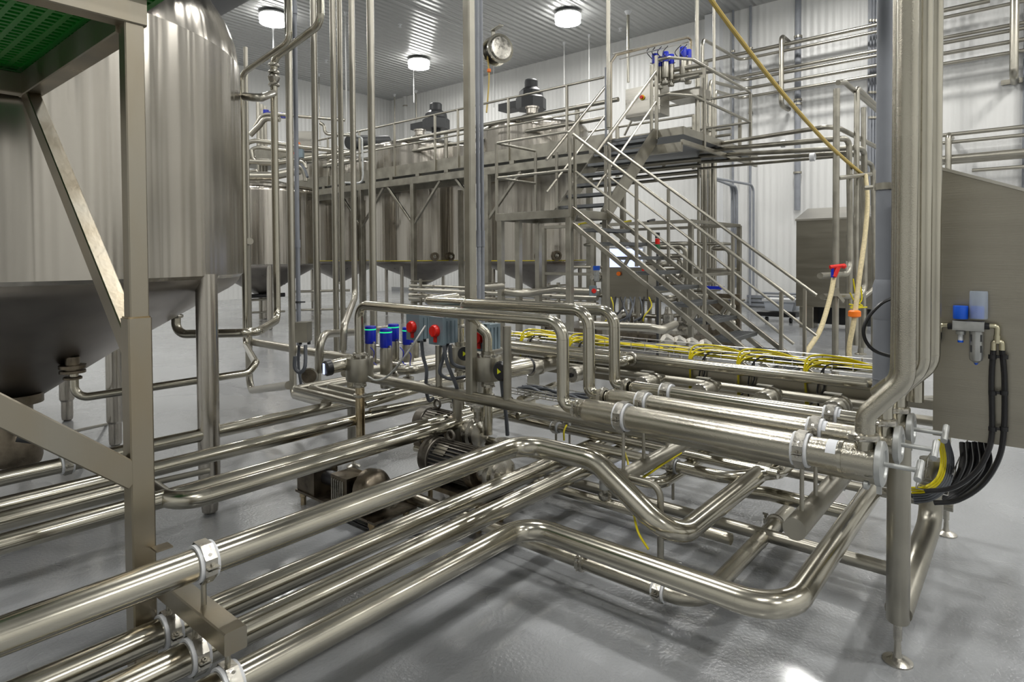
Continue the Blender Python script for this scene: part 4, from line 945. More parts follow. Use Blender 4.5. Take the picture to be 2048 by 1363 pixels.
build('elbow_fitting', B().tube(fillet([kp(1979, 651, o_), kp(1995, 652, o_), kp(1994, 672, o_)], .015)[0], .0105, 12), 'brass', t)
yf = B().tube(fillet([kp(1987, 700, o_), kp(1987, 684, o_), kp(1995, 683, o_)], .01)[0], .0105, 12).tube(fillet([kp(2004, 700, o_), kp(2004, 684, o_), kp(1995, 683, o_)], .01)[0], .0105, 12).cyl(kp(1994, 670, o_), kp(1994, 686, o_), .0125, 12)
build('y_fitting', yf, 'brass', t)
for i, (x0, pts) in enumerate(((0, [(1987, 698), (1983, 760), (1984, 860), (1975, 905), (1950, 945), (1905, 975), (1850, 982)]), (1, [(2004, 698), (2009, 760), (2008, 855), (1998, 915), (1965, 968), (1915, 1000), (1868, 1005)]))):
    cable('air_hose', ('left', 'right')[i] + ' of the two black air hoses from the Y fitting', [P(x, y, X=KX - (.04 if y < 870 else .06)) for (x, y) in pts], .011, 'black', cat='hose')
for i, yy in enumerate((713, 785, 857)):
    pa, pb = kp(1985, yy, .04), kp(2008, yy, .04)
    tag(build('hose_clip', B().cyl(pa + V((0, 0, 0)), pb, .006, 8).ring(pa, (0, 0, 1), .010, .015, .018, 12).ring(pb, (0, 0, 1), .010, .015, .018, 12), 'black'), ('top', 'middle', 'lowest')[i] + ' black clip joining the two air hoses', 'clip')
cable('black_tube', 'short black tube curving down from the left elbow of the air regulator', [kp(1879, 664, o_), kp(1877, 680, o_), kp(1866, 700, .03)], .009, 'black', cat='hose')
# cables coming out under the cabinet into a basket
rnd = random.Random(3)
for i in range(7):
    m = ('yellow', 'yellow', 'yellow', 'flex', 'flex', 'flex', 'flex')[i]; off = i * 3
    cable('cabinet_cable', ('yellow cable curving from the cabinet underside into the wire basket' if m == 'yellow' else 'grey cable curving from the cabinet underside into the wire basket'),
          [P(1878 + off, 878, d=2.95 + .02 * i), P(1883 + off * 1.3, 920, d=2.93 + .02 * i), P(1874 + off * 1.4, 955 + i * 2, d=2.9), P(1850 + off, 973 + i * 4, d=2.88), P(1822 + off * .4, 975 + i * 5, d=2.95)], .0055, m, 'cables under the big cabinet')
for i in range(5):
    cable('black_cable', 'thick black cable sagging below the big cabinet', [P(1925 + 12 * i, 885, d=3.05 + .03 * i), P(1925 + 13 * i, 930, d=3.0 + .02 * i), P(1900 + 10 * i, 975, d=3.0), P(1865 + 4 * i, 996 + 2 * i, d=3.0), P(1825, 990, d=3.1)], .014, 'black', 'black cables under the big cabinet')
b = B(); A0, A1 = P(1838, 985, d=2.86), P(1895, 1000, d=3.25)
def lerp(a, b, t): return a + (b - a) * t
bs = [[P(1838, 935, d=2.8), P(1832, 975, d=2.8), P(1895, 990, d=2.95), P(1905, 945, d=2.95)], [P(1862, 905, d=3.0), P(1856, 950, d=3.0), P(1925, 960, d=3.2), P(1935, 880, d=3.2)]]
for k in range(5): b.tube([lerp(bs[0][j], bs[1][j], k / 4) for j in range(4)], .0028, 6)
for j in range(4):
    for q in (0, .5):
        a = lerp(bs[0][j], bs[0][min(j + 1, 3)], q); c = lerp(bs[1][j], bs[1][min(j + 1, 3)], q); b.cyl(a, c, .0028, 6)
tag(build('wire_basket', b, 'wire'), 'wire basket tray holding the cables under the big cabinet', 'cable tray')
tag(build('cabinet_gland_plate', B().bb(KX + .30, KX + .6, yR + .05, yL - .10, zb0 - .05, zb0 - .001), 'black'), 'black gland plate on the underside of the big cabinet', 'gland plate')
# ================================================ hose rack far right
XP = 9.2
RY = 2.07
def rackpost(xi, d, r, label, top, footp=True):
    X, Y = colV(xi, 600, d); zt = zat(xi, top, X, Y)
    t = thing('rack_post', label, 'post', (X, Y, 0)); build('tube', B().cyl((X, Y, .02), (X, Y, zt), r, 16), 'satin', t)
    build('foot', B().lathe([(.09, 0), (.09, .012), (r * 1.2, .03), (r * 1.1, .10)], (X, Y, 0), (0, 0, 1), 20), 'satin', t); return X, Y
r1 = rackpost(1671, 8.4, .042, 'nearest post of the hose rack, in front of the steel cabinet', 178)
r3 = rackpost(1722, 10.3, .040, 'third post of the hose rack with a round foot', 330)
r4 = rackpost(1747, 11.0, .038, 'farthest post of the hose rack beside the grey riser', 340)
r2 = rackpost(1698, 8.9, .045, 'second post of the hose rack behind the hanging hose', 470)
def rp(name, label, pts, r, bend, d, m='satin', cat='pipe'): return pipe(name, label, cat, [P(x, y, d=dd) for (x, y, dd) in pts], r, bend, m=m)
rp('rack_pipe', 'top pipe of the hose rack running back toward the grey riser', [(1676, 165, 8.4), (1690, 165, 8.6), (1762, 228, 10.6)], .035, .03, 0)
rp('rack_pipe', 'tall inverted pipe of the rack, second from the left', [(1711, 690, 9.0), (1714, 176, 9.0), (1764, 222, 10.6)], .038, .07, 0)
rp('rack_pipe', 'rack pipe with a J bend below the red spray gun', [(1727, 215, 9.3), (1727, 330, 9.3), (1727, 695, 9.3)], .034, .02, 0)
rp('rack_pipe', 'bundle pipe turning down at the rack from the catwalk, outermost', [(1400, 302, 12.2), (1678, 277, 8.7), (1698, 278, 8.8), (1701, 548, 8.8), (1640, 551, 8.2)], .040, [.05, .14, .2], 0)
rp('rack_pipe', 'bundle pipe turning down at the rack, second', [(1400, 312, 12.4), (1712, 295, 9.1), (1729, 300, 9.2), (1729, 592, 9.2), (1645, 593, 8.3)], .040, [.05, .14, .2], 0)
rp('rack_pipe', 'bundle pipe turning down at the rack, third', [(1400, 324, 12.6), (1700, 305, 9.3), (1745, 330, 9.9), (1750, 575, 9.9), (1725, 596, 9.7)], .034, [.05, .1, .14], 0)
rp('rack_pipe', 'thin lower bundle pipe with a white clamp', [(1400, 337, 12.6), (1705, 310, 9.4)], .024, None, 0)
rp('rack_pipe', 'grey bundle pipe between catwalk and rack', [(1400, 293, 12.3), (1655, 253, 8.7), (1680, 257, 8.8), (1765, 300, 10.5)], .034, [.1, .15], 0, m='satin')
rp('rack_pipe', 'pipe behind the rack with an elbow at the grey riser', [(1765, 700, 10.4), (1757, 360, 10.4), (1775, 340, 10.6)], .05, .1, 0)
rp('rack_bar', 'short horizontal bar tying the rack pipes together', [(1676, 356, 8.35), (1741, 348, 9.1)], .030, None, 0, cat='bar')
for i, (x, y) in enumerate(((1567, 287, ), (1625, 314, ))):
    p = P(x, y, d=10.1 - .6 * i); tag(build('pipe_collar', B().ring(p, (0, 1, 0), .040, .062, .07, 16), 'white'), ('upper', 'lower')[i] + ' white collar on the pipe bundle between catwalk and rack', 'collar')
# more of the bundle going left below the catwalk
for i, (y0, y1, r) in enumerate(((345, 318, .03), (352, 326, .03), (300, 288, .04))):
    pass
# hoses
cable('wash_hose', 'ochre hose running diagonally down from the ceiling to the hose rack', [P(1408, -20, d=6.3), P(1470, 65, d=6.6), P(1560, 180, d=7.2), P(1650, 282, d=8.0), P(1712, 338, d=8.8), P(1730, 352, d=9.0)], .024, 'hose2', cat='hose')
cable('wash_hose', 'cream hose hanging down the rack with an orange stopper', [P(1731, 350, d=8.9), P(1735, 400, d=8.6), P(1730, 470, d=8.3), P(1718, 560, d=8.1), P(1708, 640, d=8.0), P(1698, 700, d=8.0), P(1706, 740, d=8.0)], .030, 'hose', cat='hose', seg=12)
tag(build('hose_stopper', B().lathe([(.05, -.045), (.075, -.03), (.075, .03), (.05, .045)], P(1709, 627, d=8.0), (0, 0, 1), 16), 'orange'), 'orange stopper ring on the cream hose of the rack', 'hose stopper')
cable('wash_hose', 'ribbed cream hose slanting down left from the red spray gun', [P(1668, 553, d=8.1), P(1660, 595, d=8.0), P(1640, 660, d=7.8), P(1612, 705, d=7.6), P(1600, 735, d=7.5)], .030, 'hose', cat='hose', seg=12)
p = P(1672, 541, d=8.05); t = thing('spray_gun', 'red spray gun resting in the fork of the hose rack', 'spray gun', p)
build('grip', B().cyl(P(1668, 553, d=8.05), P(1676, 534, d=8.05), .032, 12), 'red', t)
build('nozzle', B().cyl(P(1660, 534, d=8.05), P(1686, 531, d=8.05), .026, 12).lathe([(.03, 0), (.035, .03), (.02, .05)], P(1684, 532, d=8.05), (.6, -.8, 0), 12), 'red', t)
build('trigger', B().box(P(1665, 545, d=8.05), (.03, .03, .12)), 'blue', t)
t = thing('hose_hook', 'welded steel hook on the nearest rack post', 'hook', P(1670, 590, d=8.3))
hk = [(1655, 566), (1663, 588), (1660, 596), (1680, 588), (1690, 602)]
build('plate', B().poly([P(x, y, d=8.3) for (x, y) in ((1666, 575), (1677, 575), (1680, 588), (1690, 600), (1687, 606), (1675, 592), (1666, 592), (1658, 603), (1655, 598), (1665, 585))], V((.03, .02, 0))), 'satin', t)
for i, (x, y) in enumerate(((1666, 528), (1692, 530))):
    tag(build('hook_peg', B().tube([P(x, y - 8, d=8.6), P(x, y + 12, d=8.6)], .018, 10), 'cast'), ('left', 'right')[i] + ' upright peg beside the red spray gun', 'peg')
for i in range(4):
    cable('yellow_cable', 'thin yellow cable tangled on the rack pipes', [P(1700 + 6 * i, 585 - 28 * (i % 2), d=8.7), P(1708 + 5 * i, 600, d=8.7), P(1725 - 8 * i, 612 + i, d=8.7), P(1698 + 12 * i, 608 + 2 * i, d=8.7)], .010, 'yellow', 'yellow cables on the hose rack')
# ================================================ steel cabinet and bins at the wall
cX = 15.2
y0_ = P(1745, 600, X=cX).y; y1_ = P(1592, 600, X=cX).y
ztop = P(1600, 438, X=cX).z; zbt = P(1600, 612, X=cX).z
t = thing('floor_cabinet', 'dark brushed steel cabinet on legs behind the hose rack', 'cabinet', (cX, (y0_ + y1_) / 2, 0))
build('enclosure', B().bb(cX, cX + 1.0, y0_, y1_, zbt, ztop), 'sheet', t)
build('sloped_roof', B().poly([(cX - .03, y0_, ztop), (cX - .03, y1_ + .02, ztop), (cX + 1.0, y1_ + .02, ztop + .30), (cX + 1.0, y0_, ztop + .30)], (0, 0, -.04)), 'sheet2', t)
for (x, y) in ((cX + .1, y1_ - .25), (cX + .1, y0_ + .3)): build('leg', B().bar((x, y, 0), (x, y, zbt), .42, .30, .02), 'sheet', t)
build('kick_plate', B().bb(cX + .5, cX + .6, y0_, y1_ - .3, .05, zbt), 'dark', t)
bX = 15.9
for i, (x0, x1) in enumerate(((1527, 1588),)):
    ya, yb2 = P(x1, 620, X=bX).y, P(x0, 620, X=bX).y; z0 = P(1555, 640, X=bX).z; z1 = P(1555, 603, X=bX).z
    t = thing('storage_bin', 'white plastic bin on a black dolly beside the steel cabinet', 'bin', (bX, (ya + yb2) / 2, 0))
    build('tub', B().poly([(bX, ya + .05, .28), (bX, yb2 - .05, .28), (bX, yb2, z1), (bX, ya, z1)], (.6, 0, 0)), 'bin', t)
    build('lid', B().bb(bX - .03, bX + .63, ya - .03, yb2 + .03, z1, z1 + .06), 'white', t)
    build('dolly', B().bb(bX - .05, bX + .65, ya - .05, yb2 + .15, .14, .24), 'black', t)
    for yy in (ya + .1, yb2 - .05): build('caster', B().cyl((bX + .1, yy - .03, .06), (bX + .1, yy + .03, .06), .06, 12), 'dark', t)
# ================================================ inside of the valve skid
TX0, TX1, TZ0, TZ1 = 4.15, 4.40, .945, 1.0
ty0, ty1 = colY(1750, TX0, TZ0), colY(1020, TX0, TZ0)
def wire_tray(x0, x1, z0, z1, y0, y1, step, label, w=.0034):
    b = B()
    for (x, z) in ((x0, z1), (x0, (z0 + z1) / 2), (x0, z0), (x0 + (x1 - x0) / 3, z0), (x0 + (x1 - x0) * 2 / 3, z0), (x1, z0), (x1, (z0 + z1) / 2), (x1, z1)): b.cyl((x, y0, z), (x, y1, z), w, 6)
    y = y0
    while y < y1: b.tube([(x0, y, z1 + .004), (x0, y, z0), (x1, y, z0), (x1, y, z1 + .004)], w, 5); y += step
    return tag(build('cable_tray', b, 'wire'), label, 'cable tray')
wire_tray(TX0, TX1, TZ0, TZ1, ty0, ty1, .115, 'long wire tray full of yellow cables behind the header pipes')
rnd = random.Random(5)
def wander(x0, x1, z, y0, y1, amp, n=18):
    px, pz = rnd.uniform(x0, x1), z; out = []
    for k in range(n + 1):
        px += rnd.uniform(-amp, amp); px = min(max(px, x0), x1); out.append((px, y0 + (y1 - y0) * k / n, z + rnd.uniform(0, .028)))
    return out
for i in range(14): cable('yellow_cable', 'yellow cable lying lengthwise in the long wire tray', wander(TX0 + .01, TX1 - .10, TZ0 + .01, ty0, ty1, .05), .0075, 'yellow', 'yellow cables in the long tray', seg=6)
for i in range(6): cable('black_cable', 'black cable lying lengthwise in the long wire tray', wander(TX0 + .03, TX1 - .02, TZ0 + .012, ty0, ty1 * .75, .04), .0075, 'black', 'black cables in the long tray', seg=6)
for j, xi in enumerate((1052, 1148, 1390, 1486, 1620)):
    yy = colY(xi, TX0, TZ0)
    for i in range(3):
        o = .02 * i; h = .015 + .022 * i
        cable('yellow_cable', ('first', 'second', 'third', 'fourth', 'fifth')[j] + ' group from the left of yellow cables arching out over the tray edge',
              [(TX0 + .12, yy - .30 - o, TZ0 + .03), (TX0 + .07, yy - .16, TZ0 + .04 + h * .6), (TX0 - .01, yy - .05 + o, TZ0 + .02 + h), (TX0 - .05, yy + o * .5, TZ0 + .0), (TX0 - .06, yy + .01, TZ0 - .10), (TX0 - .10, yy - .02 + o * .4, TZ0 - .24)], .0062, 'yellow', 'cable arches over the tray edge ' + 'abcde'[j], seg=6)
    for i in range(2):
        cable('black_cable', ('first', 'second', 'third', 'fourth', 'fifth')[j] + ' pair from the left of black cables drooping under the long rail pipe',
              [(TX0 + .05, yy - .25 - .03 * i, TZ0 + .03), (TX0 - .03, yy - .10, TZ0 + .03), (TX0 - .07, yy - .06 - .03 * i, TZ0 - .12), (TX0 - .16, yy - .10 + .12 * i, TZ0 - .26)], .0052, 'black', 'black droops ' + 'abcde'[j], seg=6)
zA = .905; XA = 4.05
pa = pipe('rail_pipe', 'long straight pipe running below the yellow cable tray', 'pipe', [(XA, colY(1022, XA, zA), zA), (XA, colY(1745, XA, zA), zA), (XA + .1, colY(1745, XA, zA) - .02, zA - .01)], .036, [.05], m='pipe')
yu = colY(1262, XA, zA)
pb = pipe('rail_pipe', 'pipe joining the long straight pipe at a union ring, seen between the arches', 'pipe', [(XA - .14, colY(1022, XA - .14, zA - .015), zA - .015), (XA - .14, yu, zA - .015), (XA + .02, yu - .02, zA - .002)], .036, [.08], m='pipe')
union(pb, (XA - .02, yu - .014, zA - .004), (1, -.1, .05), .038)
tag(build('pipe_run', B().cyl((4.02, colY(1030, 4.02, .79), .79), (4.02, colY(1748, 4.02, .79), .79), .028, 16), K), 'thin pipe low behind the round end caps', 'pipe')
tag(build('skid_panel', B().bb(4.11, 4.125, ty0, ty1, .70, .925), 'sheet'), 'dull steel panel behind the round end caps, under the tray', 'panel')
for i, (xi, rr) in enumerate(((1060, .058), (1143, .058), (1283, .055), (1398, .058), (1524, .060), (1665, .062))):
    X = 3.70; z = .795; y = colY(xi, X, z); t = thing('line_valve', ('first', 'second', 'third', 'fourth', 'fifth', 'sixth')[i] + ' round capped valve from the left under the long straight pipe', 'valve', (X, y, z - rr))
    L = .22 if i else .30
    build('body', B().lathe([(rr * .96, .0), (rr, .012), (rr, .05), (rr * .86, .055), (rr * .86, .10), (rr * .98, .105), (rr * .98, .13), (rr * .82, .135), (rr * .82, L), (.03, L + .01), (.028, L + .08)], (X, y, z), (1, 0, 0), 28), 'satin', t)
    build('end_disc', B().lathe([(rr * .98, .004), (rr * .94, -.004), (rr * .90, -.002), (.012, -.002)], (X, y, z), (1, 0, 0), 28), 'cast', t)
    if i < 2: build('hub', B().lathe([(.017, -.003), (.017, -.012), (.01, -.014)], (X, y, z), (1, 0, 0), 12), 'black', t)
    else:
        build('clamp_ring', B().ring((X + .17, y, z), (1, 0, 0), rr * .82, rr * 1.02, .022), 'cast', t)
        build('name_strip', B().box((X + .14, y + .03, z + rr + .012), (.035, .09, .006)), 'wire', t)
wire_tray(3.30, 3.48, .70, .74, colY(1250, 3.3, .72), colY(1020, 3.3, .72), .06, 'short lower wire tray behind the nearest arched pipe')
for i in range(5): cable('grey_cable', 'grey cable lying in the short lower wire tray', wander(3.32, 3.46, .712, colY(1250, 3.3, .72), colY(1020, 3.3, .72), .02, 8), .008, 'flex', 'grey cables in the lower tray', seg=6)
# octagonal sensor boxes
for i, (x, y) in enumerate(((1335, 681), (1359, 684), (1384, 688), (1411, 691))):
    c = P(x, y, d=5.25); t = thing('sensor_box', ('leftmost', 'second', 'third', 'rightmost')[i] + ' of the four faceted steel boxes beyond the cable tray', 'sensor box', c)
    build('housing', B().lathe([(.036, -.05), (.052, -.035), (.052, .035), (.036, .05)], c, (-.75, .45, .5), 6), 'sheet2', t)
    build('stem', B().cyl((c.x + .02, c.y, .0), (c.x + .02, c.y, c.z - .02), .014, 10), 'cast', t)
# horizontal pipe pieces around the blue valves
for i, (x, y, d, s) in enumerate(((741, 686, 5.25, .88), (772, 694, 4.95, .90), (787, 681, 5.4, .88), (816, 688, 5.3, .88), (827, 676, 5.5, .86))):
    blue_valve(P(x, y, d=d), s, ('leftmost', 'nearest', 'second rear', 'second from right', 'rightmost')[i] + ' blue capped valve with a green band, left of the red dials', None, lit=True)
for i, (x, y) in enumerate(((741, 700), (762, 706), (800, 700), (815, 706))):
    cable('air_tube', ('leftmost', 'second', 'third', 'rightmost')[i] + ' thin blue air tube among the blue capped valves', [P(x, y - 6, d=5.0), P(x + 7, y + 4, d=4.98), P(x + 5, y + 22, d=5.0), P(x + 12, y + 30, d=5.0)], .004, 'blue', seg=5)
for i, (x, y) in enumerate(((728, 742), (843, 737))):
    tag(build('orange_lever', B().box(P(x + 8, y - 8, d=5.1), (.012, .012, .06)), 'amber'), ('left', 'right')[i] + ' small orange handle under the blue capped valves', 'handle')
p0 = P(905, 735, d=4.9)
pipe('process_pipe', 'pipe crossing behind the middle switch box toward the rear valve', 'pipe', [P(800, 740, d=4.75), P(822, 740, d=4.7), P(912, 722, d=5.1), P(1000, 700, d=6.0)], .034, .08, m=K)
for i, (x0, y0, x1, y1, r) in enumerate(((820, 770, 1010, 728, .022), (730, 810, 870, 770, .024), (740, 822, 905, 790, .022), (1040, 800, 1110, 770, .030), (1035, 832, 1130, 812, .024))):
    a, b_ = P(x0, y0, Z=.56 + .05 * (i % 2)), P(x1, y1, Z=.56 + .05 * (i % 2))
    pipe('manifold_pipe', ('first', 'second', 'third', 'fourth', 'fifth')[i] + ' small connecting pipe inside the skid, counted from the left valve', 'pipe', [tuple(a), tuple(b_)], r, m='pipe')
# pumps and motors
def motor(c, L, r, label, box=True):
    c = V(c); ax = V((0, -1, 0)); t = thing('pump_motor', label, 'pump', (c.x, c.y - L / 2, 0))
    build('fan_cover', B().lathe([(r * .75, -.02), (r * .98, 0), (r * 1.02, .02), (r * 1.02, .08), (r * .98, .085)], c, ax, 32), 'motor', t)
    build('core', B().lathe([(r * .86, .08), (r * .86, L)], c, ax, 28), 'dark', t)
    b = B()
    for k in range(30):
        a = 2 * pi * k / 30; u = V((cos(a), 0, sin(a))); b.box(c + ax * (L / 2 + .05) + u * r * .93, (.006, L - .10, r * .14), M3=Matrix((V((-sin(a), 0, cos(a))), V((0, 1, 0)), u)).transposed())
    tag(build('cooling_fins', b, 'motor', t), kind='stuff')
    build('end_bell', B().lathe([(r, L - .01), (r * 1.02, L + .01), (r * .95, L + .05), (r * .5, L + .07)], c, ax, 28), 'dark_cast', t)
    build('lifting_eye', B().tube([c + ax * (L * .45) + V((.0, .03 * cos(a * pi / 8), r + .035 + .03 * sin(a * pi / 8))) for a in range(16)], .009, 8, closed=True), 'motor', t)
    build('nameplate', B().box(c + ax * (L * .42) + V((-r * .62, 0, r * .68)), (.075, .10, .004), M3=Matrix.Rotation(-.72, 3, 'Y')), 'sheet2', t)
    build('pump_head', B().lathe([(r * .6, L + .06), (r * .6, L + .14), (r * .95, L + .15), (r * .98, L + .17), (r * .98, L + .19), (r * .80, L + .20), (r * .80, L + .23), (r * .5, L + .25), (.03, L + .26)], c, ax, 28), 'cast', t)
    build('outlet', B().cyl(c + ax * (L + .2) + V((.02, 0, r * .5)), c + ax * (L + .2) + V((.02, 0, r * 1.7)), .035, 16).ring(c + ax * (L + .2) + V((.02, 0, r * 1.55)), (0, 0, 1), .034, .055, .03), 'cast', t)
    for yy in (.1, L + .1):
        for s in (-1, 1): build('foot', B().lathe([(.022, 0), (.022, .06), (.016, .065), (.016, c.z - r * .8)], (c.x + s * r * .8, c.y - yy, 0), (0, 0, 1), 12), 'brown', t)
    if box: build('base', B().bb(c.x - r, c.x + r, c.y - L - .2, c.y - .02, c.z - r - .04, c.z - r - .01), 'dark_cast', t)
    return t
mB = P(862, 908, Z=.34)
motor((mB.x, mB.y, .34), .42, .125, 'finned pump motor with a lifting eye, under the crossing pipes')
mC = P(825, 835, Z=.50)
motor((mC.x + .1, mC.y, .46), .34, .11, 'rear finned pump motor, partly hidden by pipes')
# front pump with its gearbox
pA = P(700, 968, Z=.22); c = V((pA.x, pA.y, .24))
t = thing('feed_pump', 'dark oily pump with a grilled coupling, left of the finned motor', 'pump', (c.x, c.y, 0))
fx = P(607, 1008, Z=0)
build('gearbox', B().bb(fx.x - .02, fx.x + .16, fx.y - .16, fx.y + .04, .10, .27), 'dark_cast', t)
build('base_plate', B().bb(fx.x - .03, fx.x + .30, fx.y - .80, fx.y + .05, .085, .10), 'dark_cast', t)
build('coupling', B().cyl((fx.x + .08, fx.y - .14, .20), (fx.x + .10, fx.y - .42, .20), .05, 16), 'black', t)
gb = B()
for k in range(6): gb.bb(c.x - .09, c.x - .08, c.y + .06 - k * .022, c.y + .07 - k * .022, .13, .27)
build('grille', gb, 'cast', t)
build('lantern', B().bb(c.x - .08, c.x + .08, c.y - .08, c.y + .09, .12, .29), 'dark_cast', t)
build('pump_casing', B().lathe([(.06, -.08), (.12, -.07), (.125, 0), (.11, .03), (.06, .06)], (c.x + .04, c.y - .20, .22), (.1, -1, 0), 28), 'dark_cast', t)
build('inlet', B().cyl((c.x + .04, c.y - .24, .22), (c.x + .05, c.y - .40, .22), .04, 16).ring((c.x + .05, c.y - .34, .22), (0, 1, 0), .04, .062, .03), 'cast', t)
for (dx, dy) in ((0, 0), (.26, 0), (0, -.74), (.26, -.74)): build('foot', B().lathe([(.018, 0), (.018, .05), (.024, .055), (.024, .09)], (fx.x + dx, fx.y + dy, 0), (0, 0, 1), 14), 'brown', t)
cable('pump_cable', 'black cable lying on the floor under the big pipe', [P(700, 1040, Z=.02), P(750, 1060, Z=.02), P(830, 1068, Z=.02), P(900, 1050, Z=.02)], .011, 'black')
for i in range(3):
    cable('loose_cable', ('longest', 'middle', 'shortest')[i] + ' loose yellow cable hanging near the bent steel rod', [[P(1250, 905, d=3.4), P(1256, 925, d=3.3), P(1256, 945, d=3.2)], [P(1268, 1030, d=2.9), P(1277, 1065, d=2.8), P(1297, 1098, d=2.75)], [P(1242, 1129, Z=.03), P(1255, 1135, Z=.03), P(1268, 1139, Z=.03)]][i], .0055, 'yellow')
cable('tray_cable', 'yellow cable running along the underside of the left cross tube', [P(1278, 960, d=3.1), P(1315, 935, d=3.2), P(1362, 905, d=3.4)], .006, 'yellow')
cable('tray_cable', 'yellow cable clipped over the low pipes in mid picture', [P(1133, 850, d=4.3), P(1128, 862, d=4.2), P(1128, 880, d=4.2)], .006, 'yellow')
for i, X in enumerate((3.62, 3.80)):
    z = .42; o = pipe('drain_pipe', ('nearer', 'farther')[i] + ' of two low pipes with white clamps seen under the near skid beam', 'pipe', [(X, 3.7, z), (X, 1.1, z)], .030, m='pipe')
    yy = colY((1112, 1139)[i], X, z); hanger((X, yy, z), (0, 1, 0), .030, (X, yy, z - .2), ('left', 'right')[i] + ' white clamp on the low pipes under the near skid beam', None)
# ================================================ machines under and behind the stairs
t, a_, b__, z0, z1 = facing(1219, 1296, 531, 597, 8.9, .35, 'operator_cabinet', 'steel operator cabinet with a lit screen seen through the stair treads', 'control cabinet', m='sheet')
sp = [P(x, y, X=8.86) for (x, y) in ((1216, 534), (1283, 534), (1283, 497), (1216, 497))]
s_ = build('monitor', B().poly([P(x, y, X=8.9) for (x, y) in ((1213, 537), (1286, 537), (1286, 493), (1213, 493))], (.08, 0, 0)), 'fr', t)
for yy in (a_ + .08, b__ - .08): build('leg', B().bar((9.1, yy, 0), (9.1, yy, z0 + .02), .06, .06), 'satin', t)
build('screen', B().poly(sp, (.03, 0, 0)), 'screen', s_)
for (x, y, m) in ((1237, 547, 'orange'), (1288, 540, 'red')): build('push_button', B().cyl(P(x, y, X=8.88), P(x, y, X=8.84), .035, 12), m, t)
c = P(1315, 480, d=9.4); t = thing('signal_light', 'stack light with black, red and green segments behind the stairs', 'signal light', c - V((0, 0, .2)))
for k, m in enumerate(('green', 'red', 'black')): build('segment', B().cyl(c + V((0, 0, -.15 + .09 * k)), c + V((0, 0, -.065 + .09 * k)), .036, 14), mat('dim_green', (.02, .12, .05), .4) if m == 'green' else m, t)
build('stem', B().cyl((c.x, c.y, 0), c + V((0, 0, -.15)), .02, 10), 'dark', t)
c = P(1193, 540, d=8.7); t = thing('air_filter', 'small air filter with a blue cap on a post left of the operator cabinet', 'air filter', c - V((0, 0, .2)))
build('cap', B().cyl(c, c + V((0, 0, .06)), .05, 16), 'blue2', t); build('bowl', B().lathe([(.02, -.16), (.035, -.15), (.04, 0)], c, (0, 0, 1), 16), 'fr', t)
c = P(1186, 581, d=8.7); t = thing('isolator_switch', 'small grey box with a red knob below the blue capped air filter', 'switch box', c)
build('enclosure', B().box(c, (.08, .1, .14), rz=-.7), 'greybox', t); build('rotary_knob', B().lathe([(.035, 0), (.03, .04)], c + V((-.03, -.03, 0)), (-.7, -.7, 0), 14), 'red', t)
for i in range(9):
    x = 1222 + 9.5 * i; m = ('yellow', 'black', 'black', 'flex', 'flex', 'flex', 'flex', 'black', 'yellow')[i]
    cable('cabinet_cable', ('first', 'second', 'third', 'fourth', 'fifth', 'sixth', 'seventh', 'eighth', 'ninth')[i] + ' cable from the left hanging below the operator cabinet', [P(x, 594, d=9.2), P(x + 5 - (i % 2) * 8, 612, d=9.1), P(x + 4 - (i % 3) * 7, 632, d=9.0), P(x - 12, 642, d=9.0)], .014 if m != 'yellow' else .010, m)
# process skid behind the stairs
rk = random.Random(11)
t = thing('process_skid', 'crowded pipe skid behind the stairs, right of the operator cabinet', 'process skid', (11.5, 5.5, 0))
bsx0, bsx1 = 10.3, 12.6; by0, by1 = 4.6, 7.8
build('base_frame', B().bb(bsx0, bsx1, by0, by1, .10, .22), 'dark_cast', t)
for (x, y) in ((bsx0, by0), (bsx1, by0), (bsx0, by1), (bsx1, by1), (bsx0, 6.6), (bsx1, 6.6)): build('frame_post', B().bar((x, y, 0), (x, y, 2.25), .08, .08), 'satin', t)
for z in (2.25, 1.3):
    for (a, b_) in (((bsx0, by0), (bsx0, by1)), ((bsx0, by0), (bsx1, by0)), ((bsx1, by0), (bsx1, by1))): build('frame_rail', B().bar((a[0], a[1], z), (b_[0], b_[1], z), .06, .06), 'satin', t)
for k in range(22):
    x = rk.uniform(bsx0 + .1, bsx1 - .2); y = rk.uniform(by0 + .1, by1 - .4); z = rk.uniform(.5, 2.0); r = rk.choice((.03, .04, .05))
    pts = [(x, y, .2), (x, y, z), (x, y + rk.uniform(.5, 1.6) * rk.choice((-1, 1)), z), (x + rk.uniform(.3, .9), y, z)]
    pts[2] = (pts[2][0], min(max(pts[2][1], by0), by1), z); pts[3] = (pts[3][0], pts[2][1], z)
    if abs(pts[2][1] - y) < .2: pts[2] = (x, y + .4, z); pts[3] = (pts[3][0], y + .4, z)
    build('piping', B().tube(fillet(pts, .14)[0], r, 12), rk.choice(('pipe_far', 'pipe_far', 'satin')), t)
for k in range(7):
    c = V((bsx0 - .05 + .05 * (k % 2), 5.0 + .30 * k, .55 + .35 * (k % 3)))
    build('valve_body', B().lathe([(.09, -.1), (.10, -.08), (.10, .06), (.07, .08), (.05, .2)], c, (-1, 0, 0) if k % 2 else (0, 0, 1), 18), 'cast', t)
for k in range(4):
    c = V((bsx0 - .1, 4.75 + .13 * k, 1.28)); build('ribbed_element', B().ring(c, (0, 1, 0), .05, .12, .06, 18), 'cast', t)
build('pump_body', B().lathe([(.2, 0), (.22, .02), (.22, .5), (.15, .6)], (bsx0 + .3, by0 + .1, .25), (0, 1, 0), 24), 'cast', t)
